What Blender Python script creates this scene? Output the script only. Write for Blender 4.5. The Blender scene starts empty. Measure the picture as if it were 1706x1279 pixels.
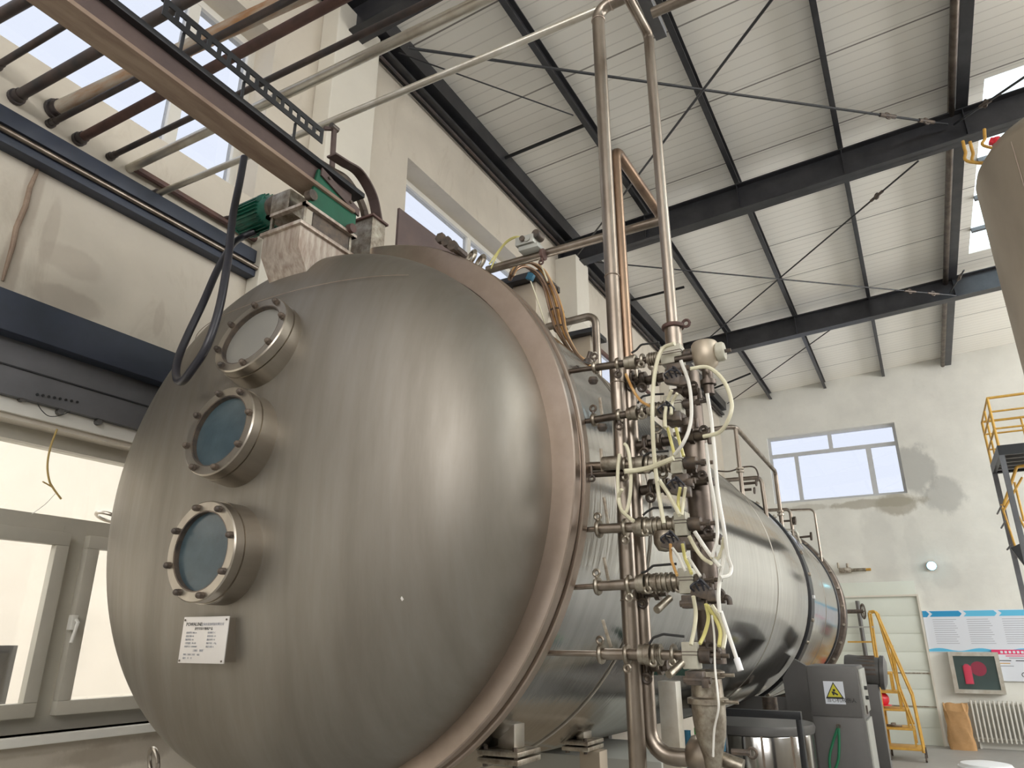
import bpy, bmesh, math, random
from mathutils import Vector, Matrix, Quaternion
random.seed(7)
PI = math.pi
V = Vector
S = bpy.context.scene
COL = S.collection
# ------------------------------------------------------------------ camera
CAM = V((0, 0, 1.6)); PITCH = math.radians(19.81); YAW = math.radians(29.1536); FPX = 1184.0
cd = bpy.data.cameras.new('camera'); cam = bpy.data.objects.new('camera', cd); COL.objects.link(cam)
cam.location = CAM; cam.rotation_euler = (PI/2 + PITCH, 0, YAW)
cd.sensor_width = 36; cd.lens = FPX/1706*36; cd.clip_start = .05; cd.clip_end = 200
S.camera = cam
_h = V((-math.sin(YAW), math.cos(YAW), 0)); _r = V((math.cos(YAW), math.sin(YAW), 0))
_F = _h*math.cos(PITCH) + V((0, 0, math.sin(PITCH))); _U = _r.cross(_F)
def ray(px, py):
    return (_F*FPX + _r*(px-853) - _U*(py-639.5)).normalized()
def at(px, py, ax, val):
    """world point seen at a pixel of the photograph, on the plane x, y or z = val"""
    d = ray(px, py); i = 'xyz'.index(ax)
    return CAM + d*((val-CAM[i])/d[i])
# ------------------------------------------------------------------ world, lights, exposure
w = bpy.data.worlds.new('sky'); S.world = w; w.use_nodes = True
bg = w.node_tree.nodes['Background']; bg.inputs[0].default_value = (.90, .93, 1, 1); bg.inputs[1].default_value = 2.3
S.view_settings.view_transform = 'Standard'; S.view_settings.look = 'None'
S.view_settings.exposure = 0.88; S.view_settings.gamma = 1; S.view_settings.use_curve_mapping = False
XWA = -3.14
def area(name, loc, target, sx, sy, power, col=(1, .955, .88)):
    l = bpy.data.lights.new(name, 'AREA'); l.shape = 'RECTANGLE'; l.size = sx; l.size_y = sy; l.energy = power; l.color = col
    o = bpy.data.objects.new(name, l); COL.objects.link(o); o.location = loc
    o.rotation_euler = (V(target)-V(loc)).to_track_quat('-Z', 'Y').to_euler(); return o
area('daylight_right_window', (8.1, 10.0, 3.8), (0, 10.0, 3.2), 7.6, 2.6, 260)
area('added_roof_fill', (5.2, 4.5, 6.72), (4.6, 4.5, 0), 1.6, 15, 560)  # unseen fill light added under the roof to brighten floor and ceiling
area('annex_fill', (XWA-1.2, .5, 3.0), (XWA-2.6, .8, 1.2), 4, .6, 20, (1, .95, .92))  # added fill light without a fixture, brightens the annex behind the panes
area('daylight_right_window', (8.1, 2.0, 5.3), (0, 4.0, 4.6), 6.0, .9, 60)
area('added_back_fill', (2.0, -5.1, 4.9), (1, 8, 4.2), 7.0, 1.5, 130)  # unseen fill light added behind the camera
# ------------------------------------------------------------------ materials
def mk(name, col, rough=.6, metal=0., var=.0, vscale=4., bump=0., bscale=40., col2=None, stretch=None, spec=None, emit=None, alpha=None, coat=None, lo=.35, hi=.65):
    m = bpy.data.materials.new(name); m.use_nodes = True; n = m.node_tree.nodes; l = m.node_tree.links
    b = n['Principled BSDF']; b.inputs['Base Color'].default_value = (*col, 1); b.inputs['Roughness'].default_value = rough; b.inputs['Metallic'].default_value = metal
    if spec is not None: b.inputs['Specular IOR Level'].default_value = spec
    if coat: b.inputs['Coat Weight'].default_value = coat
    if emit: b.inputs['Emission Color'].default_value = (*emit[0], 1); b.inputs['Emission Strength'].default_value = emit[1]
    tc = n.new('ShaderNodeTexCoord'); mp = n.new('ShaderNodeMapping'); l.new(tc.outputs['Object'], mp.inputs[0])
    if stretch: mp.inputs['Scale'].default_value = stretch
    if col2 or var:
        t = n.new('ShaderNodeTexNoise'); t.inputs['Scale'].default_value = vscale; t.inputs['Detail'].default_value = 6; t.inputs['Roughness'].default_value = .62
        l.new(mp.outputs[0], t.inputs['Vector'])
        r = n.new('ShaderNodeValToRGB'); c2 = col2 or tuple(max(0, c*(1-var)) for c in col)
        r.color_ramp.elements[0].position = lo; r.color_ramp.elements[1].position = hi
        r.color_ramp.elements[0].color = (*c2, 1); r.color_ramp.elements[1].color = (*col, 1)
        l.new(t.outputs['Fac'], r.inputs[0]); l.new(r.outputs[0], b.inputs['Base Color'])
        if metal > .5:
            mr = n.new('ShaderNodeMapRange'); mr.inputs['To Min'].default_value = rough*1.25; mr.inputs['To Max'].default_value = rough*.8
            l.new(t.outputs['Fac'], mr.inputs[0]); l.new(mr.outputs[0], b.inputs['Roughness'])
    if bump:
        t2 = n.new('ShaderNodeTexNoise'); t2.inputs['Scale'].default_value = bscale; t2.inputs['Detail'].default_value = 5; l.new(mp.outputs[0], t2.inputs['Vector'])
        bp = n.new('ShaderNodeBump'); bp.inputs['Strength'].default_value = bump; bp.inputs['Distance'].default_value = .01
        l.new(t2.outputs['Fac'], bp.inputs['Height']); l.new(bp.outputs[0], b.inputs['Normal'])
    return m
M = {}
M['plaster'] = mk('painted_plaster', (.74, .70, .61), .85, var=.09, vscale=1.4, bump=.25, bscale=14)
M['steel'] = mk('brushed_steel', (.50, .46, .40), .34, 1, col2=(.40, .36, .31), vscale=2.2, stretch=(6, .5, 1), bump=.05, bscale=60)
M['dish'] = mk('satin_steel', (.335, .31, .275), .53, 1, col2=(.275, .25, .215), vscale=1.8, stretch=(4, 1, .5), bump=.02, bscale=50)
M['clad'] = mk('polished_cladding', (.52, .51, .495), .14, 1, col2=(.43, .42, .405), vscale=3, stretch=(1, 5, .6), bump=.06, bscale=7)
M['flange'] = mk('flange_steel', (.50, .41, .35), .38, 1, col2=(.42, .34, .28), vscale=6, bump=.02)
M['pipe'] = mk('tube_steel', (.37, .32, .27), .36, 1, col2=(.22, .18, .145), vscale=7, stretch=(1, 1, .35))
M['pipe_dk'] = mk('grimy_tube_steel', (.18, .15, .125), .42, 1, col2=(.10, .08, .07), vscale=9)
M['rust'] = mk('copper_toned_pipe', (.34, .235, .16), .36, 1, col2=(.20, .135, .10), vscale=8, stretch=(1, 1, .3))
M['fit'] = mk('valve_steel', (.50, .46, .385), .42, 1, col2=(.22, .18, .14), vscale=25)
M['fit_dk'] = mk('dark_fitting', (.07, .06, .055), .45, .3, col2=(.16, .12, .09), vscale=30)
M['lightpipe'] = mk('galvanised_pipe', (.66, .64, .58), .38, .75, col2=(.50, .45, .37), vscale=6)
M['darkpipe'] = mk('black_painted_pipe', (.045, .042, .045), .5, .1, col2=(.10, .07, .06), vscale=8)
M['redpipe'] = mk('brown_primer_pipe', (.16, .085, .07), .6, .1, col2=(.09, .055, .05), vscale=10)
M['orangepipe'] = mk('rust_streaked_pipe', (.66, .60, .50), .6, .1, col2=(.50, .26, .12), vscale=3.2, stretch=(.6, 3, 3), lo=.42, hi=.58)
M['ibeam'] = mk('brown_beam_paint', (.125, .085, .075), .6, .1, col2=(.09, .062, .058), vscale=7)
M['flangedust'] = mk('worn_beam_flange', (.36, .27, .20), .65, .1, col2=(.22, .15, .11), vscale=9, stretch=(2, .4, 1))
M['black'] = mk('black_paint', (.020, .021, .024), .42, .1)
M['roofsteel'] = mk('dark_roof_steel', (.030, .031, .036), .38, .2, col2=(.05, .05, .055), vscale=5)
M['grit'] = mk('grimy_bracket', (.60, .54, .47), .45, .6, col2=(.36, .28, .23), vscale=14, stretch=(3, 3, .6))
M['green'] = mk('green_motor_enamel', (.01, .15, .10), .35, .1, col2=(.008, .09, .06), vscale=9)
M['greenplate'] = mk('green_plate_enamel', (.01, .12, .065), .35, .1, col2=(.008, .085, .045), vscale=5)
M['hose'] = mk('black_rubber', (.022, .022, .030), .38, 0)
M['cream'] = mk('cream_hose_plastic', (.72, .68, .50), .35, 0, spec=.6)
M['white_hose'] = mk('white_hose_plastic', (.80, .78, .72), .35, 0)
M['yellow_hose'] = mk('yellow_hose_plastic', (.66, .60, .22), .35, 0)
M['gold'] = mk('amber_hose_plastic', (.68, .42, .16), .3, 0, col2=(.50, .24, .07), vscale=14)
M['upvc'] = mk('window_frame_white', (.78, .76, .70), .45, var=.06, vscale=5)
M['frame'] = mk('window_frame_beige', (.50, .47, .40), .5, var=.1, vscale=5)
M['endframe'] = mk('window_frame_grey', (.55, .56, .57), .5)
M['navy'] = mk('dark_blue_paint', (.045, .055, .085), .5, .1, col2=(.03, .038, .055), vscale=3)
M['greypanel'] = mk('grey_panel_paint', (.17, .17, .18), .6, .2, col2=(.12, .12, .125), vscale=2)
M['cab'] = mk('cabinet_grey', (.155, .150, .145), .5, .4, col2=(.13, .125, .12), vscale=3)
M['cabside'] = mk('cabinet_side_grey', (.46, .46, .42), .45, .3)
M['yellow'] = mk('yellow_safety_paint', (.66, .38, .06), .5, 0, col2=(.52, .28, .05), vscale=12)
M['shutter'] = mk('pale_door_paint', (.72, .75, .67), .6, var=.05, vscale=2)
M['white'] = mk('white_plastic', (.82, .82, .82), .4)
M['paper'] = mk('sign_board_white', (.74, .77, .83), .35)
M['ink'] = mk('grey_ink', (.36, .37, .42), .6)
M['inkblack'] = mk('black_ink', (.03, .03, .03), .5)
M['blue'] = mk('sign_blue', (.02, .30, .58), .4)
M['lightblue'] = mk('sign_light_blue', (.12, .52, .78), .4)
M['pink'] = mk('sign_pink', (.80, .04, .16), .4)
M['plate'] = mk('nameplate_aluminium', (.72, .69, .66), .4, .3)
M['yl'] = mk('warning_yellow', (.62, .56, .04), .5)
M['red'] = mk('red_plastic', (.75, .03, .05), .3)
M['redsoft'] = mk('red_extinguisher', (.62, .05, .10), .5)
M['bag'] = mk('kraft_paper', (.52, .30, .13), .8, var=.2, vscale=5, bump=.5, bscale=9)
M['rad'] = mk('radiator_enamel', (.68, .66, .60), .45)
M['strap'] = mk('green_strap', (.02, .17, .08), .7)
M['brgreen'] = mk('bright_green_bottle', (.03, .36, .06), .4)
M['brblue'] = mk('blue_tube', (.02, .12, .20), .4)
M['tanktan'] = mk('tan_satin_steel', (.50, .43, .34), .45, .6, col2=(.43, .36, .28), vscale=2, stretch=(1, 1, .4))
M['lamp'] = mk('lit_blue_lamp', (.8, 1, 1), .3, emit=((.30, .82, 1), 2.6))
M['annex'] = mk('annex_cream', (.80, .76, .71), .8, var=.05)
M['floor'] = mk('floor_concrete', (.38, .37, .35), .5, var=.15, vscale=1.5, bump=.1, bscale=8)
M['cable'] = mk('ochre_cable', (.46, .33, .12), .5)
M['glassdk'] = mk('sight_glass', (.045, .07, .085), .2, 0, col2=(.075, .11, .125), vscale=7, spec=.7, bump=.08, bscale=9)
M['glasspale'] = mk('pale_sight_glass', (.33, .32, .29), .3, .3, spec=.6)  # paler and greyer than the other sight glasses
M['capgrey'] = mk('solenoid_housing', (.55, .53, .44), .5, 0, col2=(.44, .41, .33), vscale=20)

def walls_mat(name, base, stain, z0, z1, strength=1.):
    """concrete / plaster with darker stains, cracks and mottling"""
    m = mk(name, base, .88, var=.12, vscale=1.3, bump=.3, bscale=10); n = m.node_tree.nodes; l = m.node_tree.links; b = n['Principled BSDF']
    src = b.inputs['Base Color'].links[0].from_socket
    tc = [x for x in n if x.bl_idname == 'ShaderNodeTexCoord'][0]
    v = n.new('ShaderNodeTexNoise'); v.inputs['Scale'].default_value = 2.1; v.inputs['Detail'].default_value = 9; v.inputs['Roughness'].default_value = .7; v.inputs['Distortion'].default_value = .8
    mp = n.new('ShaderNodeMapping'); mp.inputs['Scale'].default_value = (1.6, 1.6, .7); l.new(tc.outputs['Object'], mp.inputs[0]); l.new(mp.outputs[0], v.inputs['Vector'])
    r = n.new('ShaderNodeValToRGB'); r.color_ramp.elements[0].position = z0; r.color_ramp.elements[1].position = z1
    r.color_ramp.elements[0].color = (0, 0, 0, 1); r.color_ramp.elements[1].color = (strength,)*3+(1,)
    l.new(v.outputs['Fac'], r.inputs[0])
    mx = n.new('ShaderNodeMix'); mx.data_type = 'RGBA'; l.new(r.outputs[0], mx.inputs[0]); l.new(src, mx.inputs[6]); mx.inputs[7].default_value = (*stain, 1)
    l.new(mx.outputs[2], b.inputs['Base Color']); return m
M['concrete'] = walls_mat('stained_left_wall', (.68, .62, .525), (.46, .40, .32), .56, .74, .6)
M['farwall'] = mk('brown_far_wall', (.34, .30, .25), .8, var=.2, vscale=.7)
M['endwall'] = walls_mat('end_wall_plaster', (.80, .79, .73), (.64, .625, .57), .60, .75, .5)

def blot(m, spots, stain, dens=1.):
    """soft-edged water stains at fixed places of a wall (centre, radii, strength)"""
    n = m.node_tree.nodes; l = m.node_tree.links; b = n['Principled BSDF']; g = n.new('ShaderNodeNewGeometry')
    nz = n.new('ShaderNodeTexNoise'); nz.inputs['Scale'].default_value = 2.2; nz.inputs['Detail'].default_value = 8; nz.inputs['Roughness'].default_value = .65
    mp0 = n.new('ShaderNodeMapping'); l.new(g.outputs['Position'], mp0.inputs[0]); mp0.inputs['Scale'].default_value = (1.5, 1.5, 1); l.new(mp0.outputs[0], nz.inputs['Vector'])
    for c, r, st in spots:
        v = n.new('ShaderNodeVectorMath'); v.operation = 'SUBTRACT'; l.new(g.outputs['Position'], v.inputs[0]); v.inputs[1].default_value = c
        d = n.new('ShaderNodeVectorMath'); d.operation = 'DIVIDE'; l.new(v.outputs[0], d.inputs[0]); d.inputs[1].default_value = r
        ln = n.new('ShaderNodeVectorMath'); ln.operation = 'LENGTH'; l.new(d.outputs[0], ln.inputs[0])
        a = n.new('ShaderNodeMath'); a.operation = 'MULTIPLY_ADD'; l.new(nz.outputs['Fac'], a.inputs[0]); a.inputs[1].default_value = 1.6; l.new(ln.outputs['Value'], a.inputs[2])
        mr = n.new('ShaderNodeMapRange'); mr.interpolation_type = 'SMOOTHSTEP'; mr.inputs['From Min'].default_value = 1.9; mr.inputs['From Max'].default_value = 1.5; mr.inputs['To Max'].default_value = st; l.new(a.outputs[0], mr.inputs[0])
        src = b.inputs['Base Color'].links[0].from_socket; mx = n.new('ShaderNodeMix'); mx.data_type = 'RGBA'; l.new(mr.outputs[0], mx.inputs[0]); l.new(src, mx.inputs[6]); mx.inputs[7].default_value = (*stain, 1); l.new(mx.outputs[2], b.inputs['Base Color'])
_e = lambda px, py: tuple(at(px, py, 'y', 14.49))
blot(M['endwall'], [(_e(1520, 782), (.36, 9, .46), .7), (_e(1575, 825), (.32, 9, .34), .6)], (.40, .40, .375))
blot(M['endwall'], [(_e(1455, 838), (.85, 9, .09), .7), (_e(1492, 838), (.38, 9, .2), .75), (_e(1345, 846), (.5, 9, .07), .4)], (.36, .33, .26))
blot(M['endwall'], [(_e(1465, 910), (.26, 9, .8), .35), (_e(1530, 930), (.16, 9, .8), .3), (_e(1575, 960), (.25, 9, .2), .4)], (.58, .57, .53))
_w = lambda px, py: tuple(at(px, py, 'x', -3.14))
blot(M['concrete'], [(_w(100, 1240), (9, .5, .035), .5), (_w(190, 1255), (9, .3, .06), .55), (_w(60, 1270), (9, .4, .04), .35)], (.30, .25, .19))
blot(M['concrete'], [(_w(52, 330), (9, .04, .30), .5), (_w(16, 440), (9, .04, .22), .5), (_w(130, 440), (9, .14, .07), .3), (_w(118, 505), (9, .15, .06), .4), (_w(265, 530), (9, .03, .10), .3), (_w(85, 380), (9, .03, .16), .3)], (.36, .30, .24))

def roof_mat():
    m = mk('ribbed_roof_panel', (.90, .87, .80), .45, .0, var=.05, vscale=.8); n = m.node_tree.nodes; l = m.node_tree.links; b = n['Principled BSDF']
    tc = [x for x in n if x.bl_idname == 'ShaderNodeTexCoord'][0]
    sp = n.new('ShaderNodeSeparateXYZ'); l.new(tc.outputs['Object'], sp.inputs[0])
    def mth(op, a, v=None):
        x = n.new('ShaderNodeMath'); x.operation = op; l.new(a, x.inputs[0])
        if v is not None: x.inputs[1].default_value = v
        return x.outputs[0]
    f = mth('PINGPONG', mth('MULTIPLY', sp.outputs['Y'], 1.0), .5)       # joints every metre
    j = mth('LESS_THAN', f, .008)
    rib = mth('PINGPONG', sp.outputs['Y'], .06)
    bp = n.new('ShaderNodeBump'); bp.inputs['Strength'].default_value = .5; bp.inputs['Distance'].default_value = .02; l.new(mth('MULTIPLY', mth('LESS_THAN', rib, .012), 1.0), bp.inputs['Height']); l.new(bp.outputs[0], b.inputs['Normal'])
    src = b.inputs['Base Color'].links[0].from_socket
    mx = n.new('ShaderNodeMix'); mx.data_type = 'RGBA'; l.new(j, mx.inputs[0]); l.new(src, mx.inputs[6]); mx.inputs[7].default_value = (.22, .20, .18, 1)
    mr = n.new('ShaderNodeMix'); mr.data_type = 'RGBA'; l.new(mth('MULTIPLY', mth('LESS_THAN', rib, .006), .35), mr.inputs[0]); l.new(mx.outputs[2], mr.inputs[6]); mr.inputs[7].default_value = (.45, .42, .38, 1)
    l.new(mr.outputs[2], b.inputs['Base Color']); return m
M['roof'] = roof_mat(); M['darkgreen'] = mk('dark_green_paint', (.02, .06, .045), .6)
def glass_mat(name, tint=(.95, .97, 1), refl=1.0, base=.06):
    m = bpy.data.materials.new(name); m.use_nodes = True; n = m.node_tree.nodes; l = m.node_tree.links; n.remove(n['Principled BSDF'])
    t = n.new('ShaderNodeBsdfTransparent'); t.inputs[0].default_value = (*tint, 1); g = n.new('ShaderNodeBsdfGlossy'); g.inputs['Roughness'].default_value = .03
    f = n.new('ShaderNodeLayerWeight'); pw = n.new('ShaderNodeMath'); pw.operation = 'POWER'; l.new(f.outputs['Facing'], pw.inputs[0]); pw.inputs[1].default_value = 5; mx = n.new('ShaderNodeMixShader')
    a = n.new('ShaderNodeMath'); a.operation = 'MULTIPLY_ADD'; l.new(pw.outputs[0], a.inputs[0]); a.inputs[1].default_value = refl*.5; a.inputs[2].default_value = base; a.use_clamp = True
    l.new(a.outputs[0], mx.inputs[0]); l.new(t.outputs[0], mx.inputs[1]); l.new(g.outputs[0], mx.inputs[2])
    l.new(mx.outputs[0], n['Material Output'].inputs['Surface']); return m
M['glass'] = glass_mat('window_glass')
M['glass_dimmed'] = glass_mat('dimmed_window_glass', (.475, .485, .505), .8, .04)  # tint put into the glass colour to dim the bright sky behind
M['glass_refl'] = glass_mat('partition_glass', (.93, .93, .9), 1.4, .1)
M['skylight'] = glass_mat('translucent_roof_sheet', (.85, .93, .93), .6, .02)
# ------------------------------------------------------------------ mesh helpers
def frame_of(d):
    d = d.normalized(); a = V((0, 0, 1)) if abs(d.z) < .9 else V((1, 0, 0)); u = d.cross(a).normalized(); return u, d.cross(u).normalized()
def fillet(pts, r, seg=6):
    pts = [V(p) for p in pts]; out = [pts[0]]
    for i in range(1, len(pts)-1):
        a, b, c = pts[i-1], pts[i], pts[i+1]; u = (a-b).normalized(); v = (c-b).normalized(); ang = u.angle(v)
        if ang > PI-.05: out.append(b); continue
        t = min(r/math.tan(ang/2), (a-b).length*.49, (c-b).length*.49); rr = t*math.tan(ang/2)
        cen = b + (u+v).normalized()*(rr/math.sin(ang/2)); p0 = b+u*t-cen; p1 = b+v*t-cen; th = p0.angle(p1)
        for k in range(seg+1):
            s = k/seg; out.append(cen + (p0*math.sin((1-s)*th)+p1*math.sin(s*th))/math.sin(th))
    out.append(pts[-1]); return out
def smooth(pts, n=6):
    pts = [V(p) for p in pts]; P = [pts[0]*2-pts[1]]+pts+[pts[-1]*2-pts[-2]]; out = []
    for i in range(1, len(P)-2):
        for k in range(n):
            t = k/n; a, b, c, d = P[i-1], P[i], P[i+1], P[i+2]
            out.append(.5*((2*b)+(c-a)*t+(2*a-5*b+4*c-d)*t*t+(3*b-a-3*c+d)*t**3))
    out.append(pts[-1]); return out
class MB:
    def __init__(s): s.bm = bmesh.new()
    def box(s, c, size, rot=None, bev=0):
        g = bmesh.ops.create_cube(s.bm, size=1); vs = g['verts']
        m = Matrix.Translation(V(c)) @ (rot.to_4x4() if rot else Matrix()) @ Matrix.Diagonal((*size, 1))
        bmesh.ops.transform(s.bm, matrix=m, verts=vs)
        if bev: bmesh.ops.bevel(s.bm, geom=list({e for v in vs for e in v.link_edges}), offset=bev, segments=2, affect='EDGES', profile=.6)
        return s
    def bb(s, a, b, bev=0):
        a, b = V(a), V(b); return s.box((a+b)/2, [abs(q) for q in (b-a)], None, bev)
    def bar(s, p0, p1, w_, h_, up=V((0, 0, 1)), bev=0):
        p0, p1 = V(p0), V(p1); d = (p1-p0); z = d.normalized(); u = up if abs(z.dot(up)) < .95 else V((1, 0, 0))
        x = z.cross(u).normalized(); y = x.cross(z).normalized(); R = Matrix((x, z, y)).transposed()
        return s.box((p0+p1)/2, (w_, d.length, h_), R, bev)
    def cyl(s, p0, p1, r, r2=None, n=16, cap=True):
        return s.lathe([(r, 0), (r if r2 is None else r2, (V(p1)-V(p0)).length)], p0, V(p1)-V(p0), n, cap)
    def lathe(s, prof, o, ax, n=24, cap=True, closed=False):
        o = V(o); ax = V(ax).normalized(); u, v = frame_of(ax); rings = []
        for r, h in prof:
            if r < 1e-6: rings.append([s.bm.verts.new(o+ax*h)])
            else: rings.append([s.bm.verts.new(o+ax*h+(u*math.cos(2*PI*k/n)+v*math.sin(2*PI*k/n))*r) for k in range(n)])
        prs = list(zip(rings, rings[1:])) + ([(rings[-1], rings[0])] if closed else [])
        for a, b in prs:
            for k in range(n):
                q = [a[k % len(a)], a[(k+1) % len(a)], b[(k+1) % len(b)], b[k % len(b)]]; q = list(dict.fromkeys(q))
                if len(q) > 2:
                    try: s.bm.faces.new(q)
                    except ValueError: pass
        if cap and not closed:
            for R_ in (rings[0], rings[-1]):
                if len(R_) > 2: s.bm.faces.new(R_)
        return s
    def tube(s, pts, r, n=10, cap=True):
        pts = [V(p) for p in pts]; pts = [p for i, p in enumerate(pts) if i == 0 or (p-pts[i-1]).length > 1e-5]
        t0 = (pts[1]-pts[0]).normalized(); u, v = frame_of(t0); rings = []
        for i, p in enumerate(pts):
            t = (pts[min(i+1, len(pts)-1)]-pts[max(i-1, 0)]).normalized(); q = t0.rotation_difference(t); u = q @ u; v = q @ v; t0 = t
            rr = r(i/(len(pts)-1)) if callable(r) else r
            rings.append([s.bm.verts.new(p+(u*math.cos(2*PI*k/n)+v*math.sin(2*PI*k/n))*rr) for k in range(n)])
        for a, b in zip(rings, rings[1:]):
            for k in range(n): s.bm.faces.new((a[k], a[(k+1) % n], b[(k+1) % n], b[k]))
        if cap: s.bm.faces.new(rings[0]); s.bm.faces.new(rings[-1])
        return s
    def torus(s, c, ax, R_, r, n=24, m=8, a0=0, a1=2*PI):
        c = V(c); u, v = frame_of(V(ax)); full = a1-a0 > 6.28
        P = [c+(u*math.cos(a0+(a1-a0)*k/n)+v*math.sin(a0+(a1-a0)*k/n))*R_ for k in range(n+1)]
        return s.tube(P, r, m, not full)
    def prism(s, poly, ext):
        poly = [V(p) for p in poly]; ext = V(ext); a = [s.bm.verts.new(p) for p in poly]; b = [s.bm.verts.new(p+ext) for p in poly]
        s.bm.faces.new(a); s.bm.faces.new(b[::-1]); n = len(a)
        for k in range(n): s.bm.faces.new((a[k], b[k], b[(k+1) % n], a[(k+1) % n]))
        return s
    def sphere(s, c, r, sx=1, sy=1, sz=1, n=16):
        g = bmesh.ops.create_uvsphere(s.bm, u_segments=n, v_segments=max(6, n//2), radius=r)
        bmesh.ops.transform(s.bm, matrix=Matrix.Translation(V(c)) @ Matrix.Diagonal((sx, sy, sz, 1)), verts=g['verts']); return s
    def build(s, name, mat, parent=None, label=None, shade=True):
        bm = s.bm; bmesh.ops.recalc_face_normals(bm, faces=bm.faces)
        if parent is None:
            xs = [v.co for v in bm.verts]; o = V(((min(c.x for c in xs)+max(c.x for c in xs))/2, (min(c.y for c in xs)+max(c.y for c in xs))/2, min(c.z for c in xs)))
        else: o = ORG[parent.name]
        bmesh.ops.translate(bm, vec=-o, verts=bm.verts)
        for f in bm.faces: f.smooth = shade
        for e in bm.edges:
            if len(e.link_faces) == 2 and e.calc_face_angle(0) > .6: e.smooth = False
        me = bpy.data.meshes.new(name); bm.to_mesh(me); bm.free(); me.materials.append(M[mat] if isinstance(mat, str) else mat)
        ob = bpy.data.objects.new(name, me); COL.objects.link(ob)
        if parent is None: ob.location = o
        else: ob.parent = parent
        ORG[ob.name] = o
        if label: ob['label'] = label
        return ob
ORG = {}
def tag(o, label, cat, group=None, kind=None):
    o['label'] = label; o['category'] = cat
    if group: o['group'] = group
    if kind: o['kind'] = kind
    return o
def thing(name, loc, label, cat, group=None):
    o = bpy.data.objects.new(name, None); COL.objects.link(o); o.location = V(loc); o.empty_display_size = .1; ORG[o.name] = V(loc); return tag(o, label, cat, group)
def struct(name, mb, mat, parent=None, shade=False):
    o = mb.build(name, mat, parent, shade=shade)
    if parent is None: o['kind'] = 'structure'
    return o
def text_mesh(txt, size, origin, xdir, ydir, lift, name, mat, parent, align='LEFT', depth=.0006, fitw=None):
    c = bpy.data.curves.new('t', 'FONT'); c.body = txt; c.size = size; c.extrude = depth; c.align_x = align; c.resolution_u = 2
    o = bpy.data.objects.new('t', c); COL.objects.link(o); bpy.context.view_layer.update()
    me = bpy.data.meshes.new_from_object(o.evaluated_get(bpy.context.evaluated_depsgraph_get())); bpy.data.objects.remove(o); bpy.data.curves.remove(c)
    x = V(xdir).normalized(); y = V(ydir).normalized(); z = x.cross(y); k = 1
    if fitw and len(me.vertices):
        ww = max(v.co.x for v in me.vertices)-min(v.co.x for v in me.vertices); k = fitw/max(ww, 1e-6)
    R_ = Matrix((x*k, y, z)).transposed().to_4x4(); po = ORG[parent.name]
    me.transform(Matrix.Translation(V(origin)+z*lift-po) @ R_); me.materials.clear(); me.materials.append(M[mat])
    ob = bpy.data.objects.new(name, me); COL.objects.link(ob); ob.parent = parent; ORG[ob.name] = po; return ob
# ================================================================== THE ROOM
XW = -3.14; YE = 14.49; XR = 8.2; YB = -5.2; ZR = 6.30; SL = .056
def roof_z(x): return 6.27 + SL*(x-XW)
struct('floor', MB().bb((XW-.3, YB, -.1), (XR, YE, 0)), 'floor')
def holed(axis, pos, thick, u0, u1, z0, z1, holes, topf=None):
    """wall plane with rectangular holes; axis 'x' = plane x=pos (u is y), 'y' = plane y=pos (u is x)"""
    us = sorted({u0, u1, *[h[0] for h in holes], *[h[1] for h in holes]}); zs = sorted({z0, z1, *[h[2] for h in holes], *[h[3] for h in holes]})
    us = [u for u in us if u0 <= u <= u1]; mb = MB()
    P = (lambda u, d, z: V((pos+d, u, z))) if axis == 'x' else (lambda u, d, z: V((u, pos+d, z)))
    def solid(i, j):
        if i < 0 or j < 0 or i >= len(us)-1 or j >= len(zs)-1: return None
        cu = (us[i]+us[i+1])/2; cz = (zs[j]+zs[j+1])/2
        return not any(h[0] < cu < h[1] and h[2] < cz < h[3] for h in holes)
    def q(*p):
        mb.bm.faces.new([mb.bm.verts.new(x) for x in p])
    for i in range(len(us)-1):
        for j in range(len(zs)-1):
            if not solid(i, j): continue
            a, b, c, d = us[i], us[i+1], zs[j], zs[j+1]
            q(P(a, 0, c), P(b, 0, c), P(b, 0, d), P(a, 0, d)); q(P(a, thick, c), P(b, thick, c), P(b, thick, d), P(a, thick, d))
            for (ii, jj, e) in ((i-1, j, (a, c, a, d)), (i+1, j, (b, c, b, d)), (i, j-1, (a, c, b, c)), (i, j+1, (a, d, b, d))):
                if solid(ii, jj) in (None, False): q(P(e[0], 0, e[1]), P(e[2], 0, e[3]), P(e[2], thick, e[3]), P(e[0], thick, e[1]))
    bmesh.ops.remove_doubles(mb.bm, verts=mb.bm.verts, dist=1e-5); return mb
ZS, ZT = 4.10, 5.36
WIN = [(-1.6, 2.43), (3.86, 6.30), (7.25, 9.7), (10.9, 13.2)]
WBK = (-4.9, -2.1, ZS, ZT)
LW = (-4.4, 3.6, 1.25, 2.45)
holes = [(a, b, ZS, ZT) for a, b in WIN] + [LW, WBK]
struct('wall_left', holed('x', XW, -.3, YB, YE+.3, 0, 6.5, holes), 'concrete')
EW = (-2.25, .03, 4.08, 5.40)
DR = (-2.9, -.16, 0, 2.31)
struct('wall_end', holed('y', YE, .3, XW, XR, 0, 7.2, [EW]), 'endwall')
RW = [(-1.2, 5.2, 4.8, 5.8), (6.2, 13.8, 2.5, 5.1)]
struct('wall_right', holed('x', XR, .3, YB, YE+.3, 0, 7.2, RW), 'farwall')
struct('wall_back', holed('y', YB, -.3, XW-.3, XR, 0, 7.2, [(-1.5, 5.5, 4.1, 5.7)]), 'farwall')  # unseen opening added for light, set high to keep low reflections dark
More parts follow.
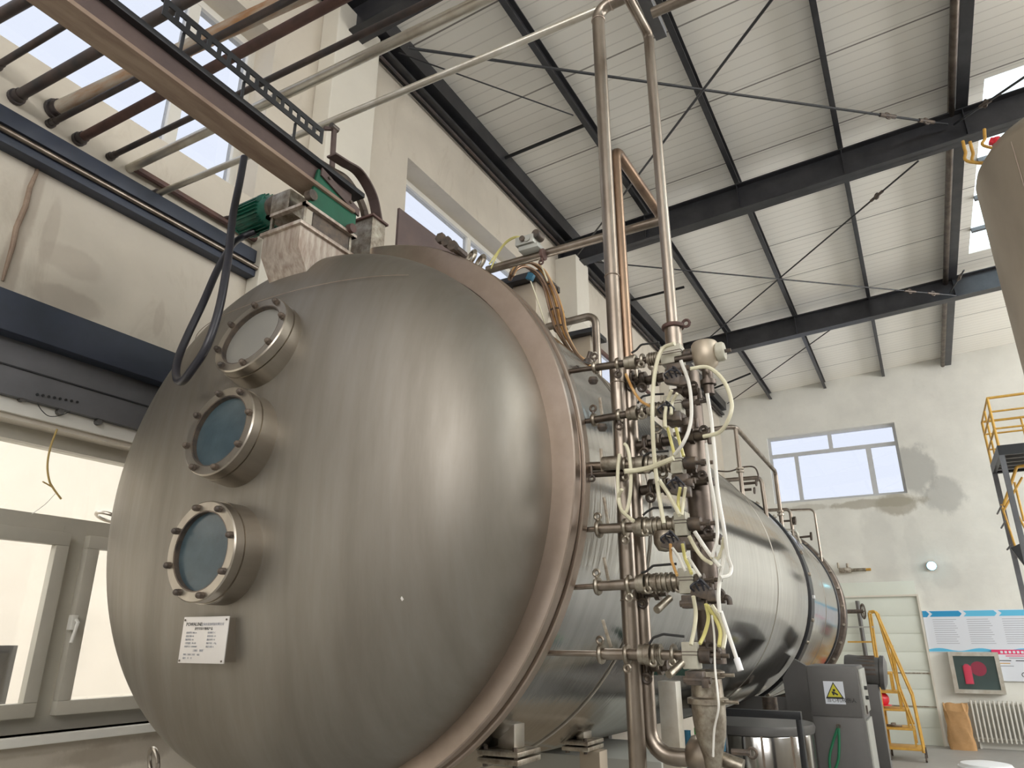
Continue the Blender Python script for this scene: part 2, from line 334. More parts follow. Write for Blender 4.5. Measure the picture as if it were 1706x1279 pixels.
# roof underside: sloping sandwich panels with a strip of translucent sheet
SK = (1.28, 3.3, 6.75, 10.4)
mb = MB()
SK2 = (4.4, 6.0, -3.0, 12.0)
xs = [XW-.3, SK[0], SK[1], SK2[0], SK2[1], XR+.3]; ys = [YB-.3, SK2[2], SK[2], SK[3], SK2[3], YE+.3]
for i in range(5):
    for j in range(5):
        a, b, c, d = xs[i], xs[i+1], ys[j], ys[j+1]
        if (i == 1 and j == 2) or (i == 3 and 1 <= j <= 3): continue
        mb.prism([(a, c, roof_z(a)), (b, c, roof_z(b)), (b, d, roof_z(b)), (a, d, roof_z(a))], (0, 0, .08))
bmesh.ops.remove_doubles(mb.bm, verts=mb.bm.verts, dist=1e-5)
roof = struct('ceiling', mb, 'roof')
sk = struct('window_9', MB().prism([(SK[0], SK[2], roof_z(SK[0])+.05), (SK[1], SK[2], roof_z(SK[1])+.05), (SK[1], SK[3], roof_z(SK[1])+.05), (SK[0], SK[3], roof_z(SK[0])+.05)], (0, 0, .01)), 'skylight')
struct('window_11', MB().prism([(SK2[0], SK2[2], roof_z(SK2[0])+.05), (SK2[1], SK2[2], roof_z(SK2[1])+.05), (SK2[1], SK2[3], roof_z(SK2[1])+.05), (SK2[0], SK2[3], roof_z(SK2[0])+.05)], (0, 0, .01)), 'skylight')  # unseen strip added so the roof fill light has an opening
for yy in (7.3, 8.1, 8.9, 9.7):
    MB().bar((SK[0], yy, roof_z(SK[0])-.02), (SK[1], yy, roof_z(SK[1])-.02), .05, .05).build('glazing_bar', 'greypanel', sk)
# -------- windows: frame at the outer half of the wall thickness
def window(n, axis, pos, rect, mull, fw=.05, frame='upvc', glass='glass', depth=.06, sill=True):
    a, b, c, d = rect; P = (lambda u, o, z: V((pos+o, u, z))) if axis == 'x' else (lambda u, o, z: V((u, pos+o, z)))
    f = MB(); h = depth/2
    f.bb(P(a, -h, c), P(b, h, c+fw)); f.bb(P(a, -h, d-fw), P(b, h, d)); f.bb(P(a, -h, c+fw), P(a+fw, h, d-fw)); f.bb(P(b-fw, -h, c+fw), P(b, h, d-fw))
    for (u0, z0, u1, z1, t) in mull:
        if abs(u0-u1) < 1e-6: f.bb(P(u0-t/2, -h*.9, z0), P(u0+t/2, h*.9, z1))
        else: f.bb(P(u0, -h*.84, z0-t/2), P(u1, h*.84, z0+t/2))
    fo = struct('window_%d' % n, f, frame)
    MB().bb(P(a+fw*.5, -.004, c+fw*.5), P(b-fw*.5, .004, d-fw*.5)).build('window_pane', glass, fo, shade=False)
    return fo
XG = XW-.22
def my(px, py): return at(px, py, 'x', XG).y
mA = my(282, 215); mB_ = my(385, 250)
window(1, 'x', XG, glass='glass_dimmed', rect=(*WIN[0], ZS, ZT), mull=[(mA, ZS, mA, ZT, .07), (mA-1.35, ZS, mA-1.35, ZT, .07)])
mC = my(778, 390)
window(2, 'x', XG, glass='glass_dimmed', rect=(*WIN[1], ZS, ZT), mull=[(mC, ZS, mC, ZT, .06)])
window(3, 'x', XG, glass='glass_dimmed', rect=(*WIN[2], ZS, ZT), mull=[(8.4, ZS, 8.4, ZT, .06)])
window(4, 'x', XG, glass='glass_dimmed', rect=(*WIN[3], ZS, ZT), mull=[(12.0, ZS, 12.0, ZT, .06)])
window(10, 'x', XG, WBK, [(-3.5, ZS, -3.5, ZT, .06)])
YG = YE+.12
tz = 5.03
def ex(px, py): return at(px, py, 'y', YG-.02).x
window(5, 'y', YG, EW, [(EW[0], tz, EW[1], tz, .07), (ex(1383, 735), tz, ex(1383, 735), EW[3], .07), (ex(1331, 795), EW[2], ex(1331, 795), tz, .07), (ex(1453, 785), EW[2], ex(1453, 785), tz, .09)], frame='endframe', glass='glass_dimmed')
for i, r_ in enumerate(RW):
    window(6+i, 'x', XR+.15, (r_[0], r_[1], r_[2], r_[3]), [(r_[0]+k*1.4, r_[2], r_[0]+k*1.4, r_[3], .07) for k in range(1, int((r_[1]-r_[0])/1.4)+1)])
# lower left window: head transom above, opening sashes below
lo = window(8, 'x', XW-.12, LW, [(LW[0], 2.07, LW[1], 2.07, .07), (1.83, 1.25, 1.83, 2.07, .10), (.4, 1.25, .4, 2.07, .1), (3.0, 1.25, 3.0, 2.07, .1)], fw=.06, frame='frame', glass='glass_refl', depth=.08)
def sash(y0, y1, z0=1.31, z1=2.035):
    m_ = MB(); x0 = XW-.075; x1 = XW-.035; t = .055
    m_.bb((x0, y0, z0), (x1, y1, z0+t), .004).bb((x0, y0, z1-t), (x1, y1, z1), .004).bb((x0, y0, z0+t), (x1, y0+t, z1-t), .004).bb((x0, y1-t, z0+t), (x1, y1, z1-t), .004)
    return m_.build('sash', 'frame', lo)
sa = sash(.45, 1.79); sb = sash(1.87, 2.96)
hp = at(120, 1045, 'x', XW-.02)
MB().bb((hp.x-.02, hp.y-.012, hp.z-.01), (hp.x+.012, hp.y+.012, hp.z+.05), .003).tube([(hp.x+.02, hp.y, hp.z+.03), (hp.x+.035, hp.y, hp.z+.02), (hp.x+.03, hp.y-.01, hp.z-.06)], .007).build('window_handle', 'upvc', sb)
struct('trim_1', MB().bb((XW-.1, LW[0], 1.215), (XW+.035, LW[1], 1.25), .004), 'upvc')
# room on the far side of the partition glass
struct('wall_annex', MB().bb((XW-2.6, -6, 0), (XW-2.5, 6, 3.2)), 'annex')
struct('floor_annex', MB().bb((XW-2.6, -6, .6), (XW-.32, 6, .7)), 'annex')
dp = at(0, 1075, 'x', XW-.9)
d_ = struct('door_2', MB().bb((XW-.95, dp.y-.8, .7), (XW-.9, dp.y+.085, dp.z)), 'greypanel')
MB().bb((XW-.9, dp.y-.75, .75), (XW-.885, dp.y+.05, dp.z-.035)).build('door_panel', 'cab', d_)
# -------- left wall: pilasters, eave beam, dark band, grey panel, cream strip
struct('trim_2', MB().bb((XW, 2.80, 3.0), (XW+.16, 3.25, 5.99), .01), 'plaster')
pl = at(975, 520, 'x', XW+.2)
m_ = MB(); zt = 5.80
m_.prism([(XW, 6.67, 4.7), (XW+.26, 6.67, 5.0), (XW+.26, 6.67, zt), (XW, 6.67, zt)], (0, .36, 0)); struct('trim_3', m_, 'plaster')
struct('trim_4', MB().bb((XW, 10.45, 3.2), (XW+.16, 10.85, 5.99), .01), 'plaster')
struct('trim_5', MB().bb((XW, 2.46, 2.9), (XW+.10, 2.79, 4.05), .01), 'plaster')
bb_ = MB().bb((XW, -2, 2.76), (XW+.12, 3.4, 2.93), .008)
tag(bb_.build('lintel_beam', 'navy'), 'dark blue steel lintel beam running along the left wall above the grey panel', 'beam')
gp = thing('lintel_panel', (XW, 1, 2.52), 'long grey sheet metal panel above the left window, under the dark blue beam', 'panel')
MB().bb((XW, -2, 2.53), (XW+.05, 3.4, 2.76), .003).build('sheet', 'greypanel', gp)
MB().bb((XW+.05, -2, 2.645), (XW+.056, 3.4, 2.651)).build('seam', 'black', gp)
for k in range(8):
    p = at(62+k*9.5, 657+k*1.8, 'x', XW+.052); MB().cyl(p, p+V((.003, 0, 0)), .006, n=8).build('hole', 'black', gp)
struct('trim_6', MB().bb((XW, -2, 2.47), (XW+.02, 3.4, 2.53), .003), 'upvc')
for (px, py), wh in zip(((36, 664), (99, 686), (163, 703)), ('leftmost of three', 'middle of three', 'rightmost of three')):
    p = at(px, py, 'x', XW+.03); tag(MB().cyl(p-V((.02, 0, 0)), p+V((.015, 0, 0)), .014, n=10).build('fixing_bolt', 'cab'), 'dark bolt on the cream strip over the left window, '+wh, 'bolt', 'bolts on the strip over the left window')
c0 = at(95, 715, 'x', XW+.04)
cpts = [c0] + [at(x, y, 'x', XW+.06) for x, y in ((84, 745), (79, 775), (82, 800), (88, 812), (95, 822), (102, 831))]
tc_ = thing('loose_cable', cpts[-1], 'frayed ochre cable hanging loose in front of the left window', 'cable')
MB().tube(smooth(cpts), .0042, 8).build('sheath', 'cable', tc_)
MB().tube(smooth([at(x, y, 'x', XW+.06) for x, y in ((71, 802), (80, 807), (88, 812))]), .003, 6).build('wire', 'cable', tc_)
MB().tube(smooth([at(x, y, 'x', XW+.065) for x, y in ((92, 822), (75, 840), (53, 856))]), .0015, 6).build('wire', 'white_hose', tc_)
tag(MB().tube(smooth([at(x, y, 'x', XW+.062) for x, y in ((62, 672), (70, 684), (82, 693), (100, 692), (117, 685))]), .0018, 6).build('thin_wire', 'inkblack'), 'thin black wire looping under the grey panel by the left window', 'wire')
# crack on the wall
tag(MB().tube([at(x, y, 'x', XW+.001) for x, y in ((66, 268), (60, 290), (50, 312), (42, 345), (27, 380), (21, 410), (12, 440), (4, 468))], lambda t: .006+.006*math.sin(PI*t)).build('wall_crack', 'flangedust'), 'rough vertical crack in the concrete of the left wall', 'crack')
# conduits along the wall under the pipe holes
def along_y(px, py, x, y0, y1):
    p = at(px, py, 'x', x); return V((x, y0, p.z)), V((x, y1, p.z))
a, b = along_y(2, 188, XW+.05, -.5, 2.6); tag(MB().bb((XW, a.y, a.z-.045), (XW+.06, b.y, a.z+.035), .004).build('cable_duct', 'navy'), 'dark blue cable duct fixed along the left wall below the pipe holes', 'duct')
a, b = along_y(2, 213, XW+.08, -.5, 2.62); tag(MB().cyl(a, b, .013).build('conduit_pipe', 'pipe'), 'thin steel conduit running along under the blue cable duct', 'conduit')
a, b = along_y(2, 228, XW+.05, -.5, 2.75); tag(MB().bb((XW, a.y, a.z-.03), (XW+.07, b.y, a.z+.028), .004).build('cable_duct', 'navy'), 'lower dark duct on the left wall, beneath the thin steel conduit', 'duct')
# -------- roof steel
eb = thing('eave_beam', (XW+.1, 5, 6.0), 'black steel eave beam running along the top of the left wall', 'beam')
MB().bb((XW, YB, 6.10), (XW+.17, YE, 6.27)).bb((XW, YB, 6.00), (XW+.12, YE, 6.03)).bb((XW+.02, YB, 6.0), (XW+.04, YE, 6.15)).build('channel', 'roofsteel', eb)
MB().cyl((XW+.06, YB, 5.975), (XW+.06, YE, 5.975), .014, n=8).build('cable', 'darkpipe', eb)
def purlin(x, dz, lab, wd=.05, ht=.14, extra=False):
    z = roof_z(x)-.0; o = thing('roof_purlin', (x, 5, z-ht), lab, 'purlin', None)
    MB().bb((x-wd/2, YB, z-ht), (x-wd/2+.012, YE, z)).bb((x-wd/2, YB, z-.012), (x+wd/2, YE, z)).bb((x-wd/2, YB, z-ht), (x+wd/2, YE, z-ht+.012)).build('steel_section', 'roofsteel', o)
    if extra:
        MB().cyl((x-.085, 2, z-ht-.02), (x-.085, YE-.1, z-ht-.02), .035, n=12).build('conduit', 'pipe_dk', o)
    return o
purlin(-2.07, 0, 'black roof purlin nearest the left wall, seen behind the tall vertical pipes')
purlin(-1.04, 0, 'second black roof purlin from the left wall')
purlin(0.0, 0, 'third black roof purlin from the left wall, above the end window')
purlin(1.06, 0, 'thick black roof purlin with a conduit beside it, left of the tan vertical tank', wd=.11, ht=.17, extra=True)
purlin(3.4, 0, 'black roof purlin at the far right edge of the roof, past the skylight', wd=.08)
def rafter(y, h, lab, x1=XR, dr=.06):
    z0 = roof_z(XW)-.14-dr; m = MB()
    def P(x, dy, z): return V((x, y+dy, z))
    def slab(zo0, zo1, w0):
        a, b = XW+.02, x1; m.prism([P(a, -w0, z0+zo0), P(b, -w0, z0+SL*(b-a)+zo0), P(b, -w0, z0+SL*(b-a)+zo1), P(a, -w0, z0+zo1)], (0, 2*w0, 0))
    slab(-.012, 0, .075); slab(-h, -h+.014, .075); slab(-h, 0, .006)
    for x in (-2.07, -1.04, 0, 1.06, 2.2): m.prism([P(x-.004, -.07, z0+SL*(x-XW)-h), P(x+.004, -.07, z0+SL*(x-XW)-h), P(x+.004, -.07, z0+SL*(x-XW)), P(x-.004, -.07, z0+SL*(x-XW))], (0, .14, 0))
    o = thing('roof_rafter', (XW+.1, y, z0-h), lab, 'beam'); m.build('i_section', 'roofsteel', o)
    e = MB().bb((XW, y-.1, z0-h-.03), (XW+.03, y+.1, z0+.02)); e.build('end_plate', 'black', o); return o
YR = (2.98, 6.85, 10.75)
rafter(YR[0], .31, 'large black roof beam at the upper left, crossing above the parallel pipes')
rafter(YR[1], .31, 'wide black roof beam crossing the picture behind the tall vertical pipes')
rafter(YR[2], .31, 'more distant black roof beam above the end window, next to the end wall', dr=0)
def zr(x, d=.28): return roof_z(x)-d
def rod(p0, p1, lab, r=.008, tb=()):
    o = thing('brace_rod', p0, lab, 'brace rod'); MB().cyl(p0, p1, r, n=8).build('rod', 'black', o)
    for t in tb:
        c = p0.lerp(p1, t); d = (p1-p0).normalized(); s_ = MB(); s_.torus(c, d.cross(V((0, 0, 1))), .03, .009, 12, 6); s_.cyl(c-d*.09, c+d*.09, r*1.7, n=8); s_.build('turnbuckle', 'fit_dk', o)
    return o
def on_roof(px, py, d=.30):
    p = at(px, py, 'z', 6.1)
    for _ in range(4): p = at(px, py, 'z', roof_z(p.x)-d)
    return p
rod(at(680, 80, 'y', 3.10), at(1578, 207, 'y', 6.74), 'roof brace rod from upper left beam to thick purlin, crossing behind the tall pipes', .011, (.86, .95))
rod(at(962, 421, 'y', 6.70)-V((0, 0, .03)), at(1290, -15, 'y', 3.12)-V((0, 0, .03)), 'roof brace rod rising from behind the box valve up to the top edge', .009)
rod(at(1156, 584, 'y', 10.70), at(1530, 268, 'y', 6.92), 'roof brace rod from the distant beam up to the wide beam', .009, (.88,))
rod(at(975, 431, 'y', 6.98)-V((0, 0, .03)), at(1592, 489, 'y', 10.62)-V((0, 0, .03)), 'roof brace rod running low from the wide beam to the thick purlin foot', .009, (.86, .93))
rod(at(1212, 672, 'y', 14.35), at(1445, 505, 'y', 10.9), 'roof brace rod in the last bay, by the corner of the end wall', .009)
rod(at(1590, 207, 'y', 6.73), at(1722, 118, 'y', 5.4), 'short brace rod right of the thick purlin, above the wide beam', .011, (.45,))
rod(at(1583, 487, 'y', 10.62), at(1606, 450, 'y', 9.9), 'short brace rod with a hook beside the distant beam', .01, (.7,))
rod(on_roof(664, 88, .26), on_roof(955, 192, .26), 'thin rod from the upper left beam to the first purlin', .006)
for (p, q, lab) in (((812, 275), (975, 208), 'black strut between the eave beam and first purlin, left of the tall pipes'), ((1040, 503), (1140, 478), 'black strut between the eave beam and first purlin, behind the tall pipes'), ((1180, 650), (1250, 622), 'black strut near the end wall corner beside the first purlin')):
    a = on_roof(*p, .10); b = on_roof(*q, .10); tag(MB().cyl(a+V((.03, 0, 0)), b, .018, n=10).build('roof_strut', 'black'), lab, 'strut')
# ================================================================== parallel pipes over the tank
def xpipe(l, r_, rad, mat, lab, flange=True, xe=None, name='overhead_pipe', tail=None):
    a = at(*l, 'x', XW); b = at(*r_, 'z', a.z); d = (b-a).normalized()
    if xe is not None: b = a+d*((xe-a.x)/d.x)
    pts = fillet([a]+[b]+(tail or []), .09) if tail else [a, b]
    o = thing(name, a, lab, 'pipe'); MB().tube(pts, rad, 16).build('tube', mat, o)
    if flange: MB().cyl(a+V((.001, 0, 0)), a+d*.02, rad*1.5, n=16).cyl(a+d*.02, a+d*.05, rad*1.2, n=16).build('collar', 'darkpipe', o)
    return o
xpipe((-60, 60), (55, -5), .024, 'darkpipe', 'dark pipe crossing the very top left corner', xe=-.2)
xpipe((-8, 112), (102, 45), .015, 'darkpipe', 'thin dark pipe at the left edge, above the thick purple-brown pipe', xe=-.2)
xpipe((25, 163), (150, 92), .024, 'darkpipe', 'purple-brown thick pipe leftmost of those starting in the left wall', xe=-.2)
xpipe((90, 184), (214, 126), .033, 'orangepipe', 'thick white pipe with orange rust streaks', xe=-.2)
xpipe((82, 207), (225, 133), .014, 'darkpipe', 'thin dark pipe just below the rust-streaked white pipe', xe=-.2)
xpipe((130, 233), (400, 88), .022, 'redpipe', 'brown-red pipe crossing above the black perforated tray', xe=-.1)
xpipe((182, 262), (480, 117), .014, 'darkpipe', 'thin dark pipe between the brown-red and the thick silver pipe', xe=-.1)
xpipe((215, 281), (640, 78), .022, 'lightpipe', 'thick silver pipe that elbows along the left wall', flange=False, xe=-.1)
a = at(215, 281, 'x', XW); b = V((XW+.03, 2.7, a.z))
tag(MB().tube(fillet([(XW+.03, a.y-.0, a.z), (XW+.03, 1.9, a.z), b], .05), .02).build('wall_pipe', 'redpipe'), 'brown pipe running level along the left wall below the windows', 'pipe')
P1T = V((-.79, 2.15, 4.075))
l_ = at(258, 325, 'x', XW); e_ = thing('overhead_pipe', l_, 'slim silver pipe ending at the elbow of the tall vertical pipe', 'pipe')
MB().tube([l_, P1T], .0165, 14).build('tube', 'lightpipe', e_); MB().cyl(l_, l_.lerp(P1T, .01), .026).build('collar', 'darkpipe', e_)
xpipe((368, 366), (420, 350), .010, 'darkpipe', 'thin short dark pipe in the left wall just beside the green motor', xe=-2.6)
# ================================================================== monorail beam, tray, hoist
BX = -1.93; BZ = 3.27
ir = thing('monorail_beam', (BX, 1, BZ), 'brown steel I-beam over the tank head, ending at the green motor', 'beam')
xl = at(42, 0, 'z', BZ).x; xr_ = at(107, 0, 'z', BZ).x
bw = max(.10, min(.16, xr_-xl)); xr_ = xl+bw
MB().bb((xl, -1.5, BZ), (xr_, 1.9, BZ+.016), .002).build('bottom_flange', 'flangedust', ir)
xm = (xl+xr_)/2
ztb = at(197, 0, 'x', xr_).z
MB().bb((xm+.012, -1.5, BZ+.016), (xm+.022, 1.9, ztb-.02)).build('web', 'ibeam', ir)
MB().bb((xl, -1.5, ztb-.022), (xr_, 1.95, ztb), .002).build('top_flange', 'black', ir)
# perforated tray lying along the beam, with holes
tx = xr_-.03; ta, tb_ = at(268, 26, 'x', tx), at(539, 214, 'x', tx)
zc0 = (ta.z+tb_.z)/2
tr = thing('perforated_tray', (tx, 1, zc0), 'black perforated metal strip running above the brown beam', 'tray')
y0, y1 = ta.y, tb_.y; nh = 17; mbt = MB(); us = [y0+.03+(y1-y0-.06)*k/(nh-1) for k in range(nh)]; hw = .013; hh = .036
ed = [y0]
for c in us: ed += [c-hw, c+hw]
ed.append(y1)
mbt.bb((tx, y0, zc0+hw), (tx+.004, y1, zc0+hh)); mbt.bb((tx, y0, zc0-hh), (tx+.004, y1, zc0-hw))
for k in range(0, len(ed)-1, 2): mbt.bb((tx, ed[k], zc0-hw), (tx+.004, ed[k+1], zc0+hw))
mbt.bb((tx-.02, y0, zc0+hh-.004), (tx, y1, zc0+hh)); mbt.build('strip', 'black', tr)
for k in range(3): MB().bb((tx-.01, us[k*6+2]-.03, ztb), (tx-.004, us[k*6+2]-.02, zc0-hh+.004)).build('support_clip', 'black', tr)
br = thing('tray_bracket', at(560, 270, 'y', 1.86), 'brown upright angle bracket at the end of the perforated strip', 'bracket')
p0 = at(553, 283, 'y', 1.86); p1 = at(557, 213, 'y', 1.86)
MB().bar(p0, p1, .022, .012).build('upright', 'ibeam', br)
MB().bar(p1+V((0, 0, -.005)), at(540, 214, 'y', 1.82), .014, .014).build('arm', 'ibeam', br); MB().cyl(p1+V((0, -.02, 0)), p1+V((0, .02, 0)), .014, n=10).build('bolt', 'fit_dk', br)
# ================================================================== the long tank
T0 = V((-1.927, 1.98, 2.118)); TA = V((0, math.cos(math.radians(1.0)), -math.sin(math.radians(1.0)))); TR = 1.02
RD, DD, DN = .967, .43, 2.7
tank = thing('vacuum_tank', (T0.x, 5.9, .9), 'long horizontal stainless steel tank with a domed head filling the picture', 'tank')
TC = V((T0.x, T0.y, T0.z-.02))
def dish_prof(n=40):
    out = []
    for i in range(n+1):
        t = math.sin(PI/2*i/n); out.append((RD*max(0, 1-t**DN)**(1/DN), DD*t))
    out[-1] = (0, DD); return out
def dish_y(x, z):
    r = math.hypot(x-TC.x, z-TC.z)
    return TC.y-DD*max(0, 1-(r/RD)**DN)**(1/DN) if r < RD else TC.y
def dish_hit(px, py):
    d = ray(px, py); t = .6
    while t < 4:
        p = CAM+d*t
        if p.y > dish_y(p.x, p.z): return p
        t += .002
def tank_hit(px, py, R=TR):
    """where the sight line meets the shell (nearest), axis tilt included"""
    d = ray(px, py); t = .6
    while t < 16:
        p = CAM+d*t; q = p-T0; q = q-TA*q.dot(TA)
        if q.length < R: return p
        t += .004
    return CAM+d*8
mb = MB(); mb.lathe(dish_prof(), TC, -TA, 128); mb.build('domed_head', 'dish', tank)
# weld seam arcs on the head (horizontal plate joints)
def seam_on_dish(z, x0, x1, n=30):
    pts = []
    for i in range(n+1):
        x = x0+(x1-x0)*i/n; pts.append(V((x, dish_y(x, z)-.0005, z)))
    return pts
MB().tube(seam_on_dish(TC.z+.69, TC.x-.6, TC.x+.55), .0012, 6).build('weld_seam', 'flange', tank); MB().tube(seam_on_dish(TC.z-.62, TC.x-.6, TC.x+.62), .0012, 6).build('weld_seam', 'flange', tank)
def ring(r0, r1, y0, y1, mat, name, n=128, bev=.004):
    o = T0+TA*y0; L = y1-y0
    return MB().lathe([(r0, 0), (r1-bev, 0), (r1, bev), (r1, L-bev), (r1-bev, L), (r0, L)], o, TA, n, closed=True).build(name, mat, tank)
ring(.955, 1.046, 0, .045, 'flange', 'head_flange')
ring(.97, 1.040, .050, .062, 'steel', 'gasket_ring', bev=.002)
ring(.97, 1.052, .066, .110, 'flange', 'shell_flange')
MB().lathe([(.99, .1), (TR-.004, .1), (TR-.004, 3.55), (TR, 3.56), (TR, 7.95), (.99, 7.95)], T0, TA, 128, closed=True).build('shell', 'clad', tank)
for k, yy in enumerate((.80, 3.58, 6.3)):
    MB().torus(T0+TA*yy, TA, TR+.001, .004, 96, 6).build('weld_seam', 'steel', tank)
ring(.99, TR+.022, 5.10, 5.30, 'black', 'dark_band', bev=.006); ring(.99, TR+.012, 7.45, 7.53, 'black', 'thin_dark_band')
ring(.80, 1.07, 7.74, 7.95, 'pipe_dk', 'end_flange', bev=.012)
MB().lathe([(.8*math.cos(a*PI/20), .3*math.sin(a*PI/20)) for a in range(11)], T0+TA*7.95, TA, 64).build('rear_head', 'pipe_dk', tank)
# small lugs round the dark band
for k in range(14):
    a = -1.2+k*.19; u = V((math.cos(a), 0, math.sin(a))); c = T0+TA*5.16+u*(TR+.028)
    MB().box(c, (.03, .05, .03), Matrix.Rotation(-a, 3, 'Y'), .004).build('lug', 'fit' if k % 3 else 'white', tank)
for k in range(12):
    a = -1.0+k*.2; u = V((math.cos(a), 0, math.sin(a))); c = T0+TA*7.72+u*(1.05)
    MB().cyl(c-TA*.03, c+TA*.03, .014, n=8).build('bolt', 'fit', tank)
# saddle brackets
def bracket(px0, px1, pyt, pyb, y, depth):
    a = at(px0, pyb, 'y', y); b = at(px1, pyb, 'y', y); t = at((px0+px1)/2, pyt, 'y', y)
    q = MB()
    q.bb((a.x, y, a.z), (b.x, y+depth, t.z), .006); q.build('support_bracket', 'steel', tank)
    MB().bb((a.x-.05, y-.05, a.z-.016), (b.x+.04, y+depth+.04, a.z), .004).bb((a.x-.05, y-.05, a.z-.04), (b.x+.04, y+depth+.04, a.z-.022), .004).build('foot_plate', 'fit', tank)
    for s in (-.03, b.x-a.x+.02): MB().cyl((a.x+s, y-.03, a.z-.05), (a.x+s, y-.03, a.z+.012), .009, n=6).build('bolt', 'fit_dk', tank)
    return a, b
A1, B1 = bracket(829, 857, 1165, 1247, 2.30, .075)
A2, B2 = bracket(960, 973, 1195, 1232, 3.2, .09)
A3 = T0+TA*5.2; 
for (a, b, y, dp) in ((A2+V((.03, 0, 0)), B2+V((.05, 0, 0)), 3.2, .10),):
    tag(MB().bb((a.x-.02, y+.005, 0), (b.x+.02, y+dp-.005, a.z-.041), .006).build('support_post', 'tanktan'), 'stainless support post under the smaller tank foot plate', 'post')
m_ = MB(); yb = 6.75
m_.prism([(-1.05, yb, 1.45), (-.93, yb, 1.38), (-.80, yb, 0), (-1.10, yb, 0), (-1.16, yb, 1.3)], (0, .08, 0)); m_.bb((-3.0, yb, 0), (-2.75, yb+.08, 1.7)).bb((-3.0, yb+.02, 1.0), (-.9, yb+.06, 1.15)); m_.build('saddle', 'cab', tank)
# lifting rings at the flange edge
def lug_ring(px, py, y, r, ax, nm='handle_ring'):
    c = at(px, py, 'y', y); MB().torus(c, ax, r, .008, 20, 8).build(nm, 'fit', tank)
hl = T0+V((-1.055, .02, 0)); MB().torus(at(179, 862, 'y', 1.99)+V((.01, 0, 0)), (0, .3, 1), .055, .0085, 24, 8).build('handle_ring', 'steel', tank)
c = at(256, 1268, 'y', 1.96); MB().torus(c, (.3, 1, .2), .045, .008, 24, 8).build('handle_ring', 'steel', tank)
for px, py in ((742, 405), (752, 411), (762, 418)):
    c = at(px, py-2, 'y', 2.0); MB().cyl(c-V((0, .03, 0)), c+V((0, .05, 0)), .016, n=10).cyl(c-V((0, .04, 0)), c-V((0, .02, 0)), .022, n=6).build('clamp_bolt', 'fit_dk', tank)
for px, py in ((785, 432), (800, 440)):
    c = at(px, py-3, 'y', 2.02); MB().torus(c, (.5, 1, -.3), .028, .008, 20, 8).build('lifting_eye', 'fit', tank)
# plate and port on top
c = at(668, 352, 'x', -1.80); 
MB().prism([(-1.80, 2.16, c.z), (-1.80, 3.1, c.z+.03), (-1.80, 3.1, 2.95), (-1.80, 2.16, 2.95)], (.012, 0, 0)).build('top_channel', 'ibeam', tank)
n0 = at(873, 473, 'y', 2.95)
MB().bb((n0.x-.07, 2.95, 2.7), (n0.x+.07, 3.09, n0.z), .004).build('port_box', 'tanktan', tank)
MB().bb((n0.x-.12, 2.90, n0.z), (n0.x+.12, 3.14, n0.z+.035), .004).build('port_plate', 'black', tank)
n1 = at(968, 561, 'y', 4.3)
MB().bb((n1.x-.07, 4.3, 2.6), (n1.x+.07, 4.44, n1.z), .004).build('port_box', 'tanktan', tank)
MB().bb((n1.x-.12, 4.25, n1.z), (n1.x+.12, 4.49, n1.z+.035), .004).build('port_plate', 'black', tank)
# box mounted on the dome, carrying the drive
bx0, bx1 = -2.02, -1.825
fr = MB(); yb = 1.635
fr.prism([(bx0, yb, 3.088), (bx0, yb, 2.985), (bx0, 1.71, 2.87), (bx0, 1.93, 2.86), (bx0, 1.93, 3.088)], (bx1-bx0, 0, 0)); fr.build('bracket_box', 'grit', tank)
MB().bb((bx0-.012, yb-.012, 3.074), (bx1+.012, 1.94, 3.09), .003).build('box_rim', 'grit', tank)
# sight glasses
def sight(px, py, y, tilt, R, glass, yaw=0):
    c = at(px, py, 'y', y); a = V((-math.sin(yaw)*.0, -math.cos(tilt), math.sin(tilt))); a.normalize()
    o = c
    MB().lathe([(R*.80, 0), (R-.004, 0), (R, .004), (R, .034), (R-.004, .038), (R*.80, .038)], o, -a, 64, closed=True).build('clamp_ring', 'steel', tank)
    MB().lathe([(R*.80, .0375), (R+.003, .0375), (R+.003, .16), (R*.8, .16)], o, -a, 64, closed=True).build('nozzle', 'steel', tank)
    MB().lathe([(0, .018), (R*.805, .018), (R*.805, .03), (0, .03)], o, -a, 48).build('sight_glass', glass, tank)
    MB().lathe([(R*.775, .001), (R*.805, .001), (R*.805, .018), (R*.775, .018)], o, -a, 48, closed=True).build('seal_ring', 'fit_dk', tank)
    u, v = frame_of(a)
    for k in range(8):
        q = o+(u*math.cos(k*PI/4+.28)+v*math.sin(k*PI/4+.28))*R*.90
        MB().cyl(q-a*.004, q+a*.010, .011, n=6).sphere(q+a*.012, .0095, n=10).build('dome_nut', 'fit_dk', tank)
sight(417, 556, 1.515, .30, .158, 'glasspale')
sight(364, 716, 1.455, .13, .153, 'glassdk')
sight(333, 917, 1.45, 0, .151, 'glassdk')
# nameplate
npy = 1.535
q0 = at(296, 1104, 'y', npy); q1 = at(382, 1026, 'y', npy)
npo = MB().bb((q0.x, npy, q0.z), (q1.x, npy+.004, q1.z), .001).build('nameplate', 'plate', tank)
MB().bb((q0.x+.004, npy+.004, q0.z+.004), (q1.x-.004, npy+.07, q1.z-.004)).build('nameplate_backing', 'steel', tank)
W_ = q1.x-q0.x; H_ = q1.z-q0.z
def npt(t, u, v, s, mat='inkblack', fw=None): text_mesh(t, s*H_, (q0.x+u*W_, npy, q0.z+v*H_), (1, 0, 0), (0, 0, 1), .0008, 'lettering', mat, npo, depth=.0002, fitw=None if fw is None else fw*W_/(1) )
ORG[npo.name] = ORG[tank.name]
npt('POWALINE:', .07, .80, .11); npt('上海东富龙科技有限公司', .42, .81, .068, 'ink')
npt('真空冷冻干燥机产品', .28, .715, .068)
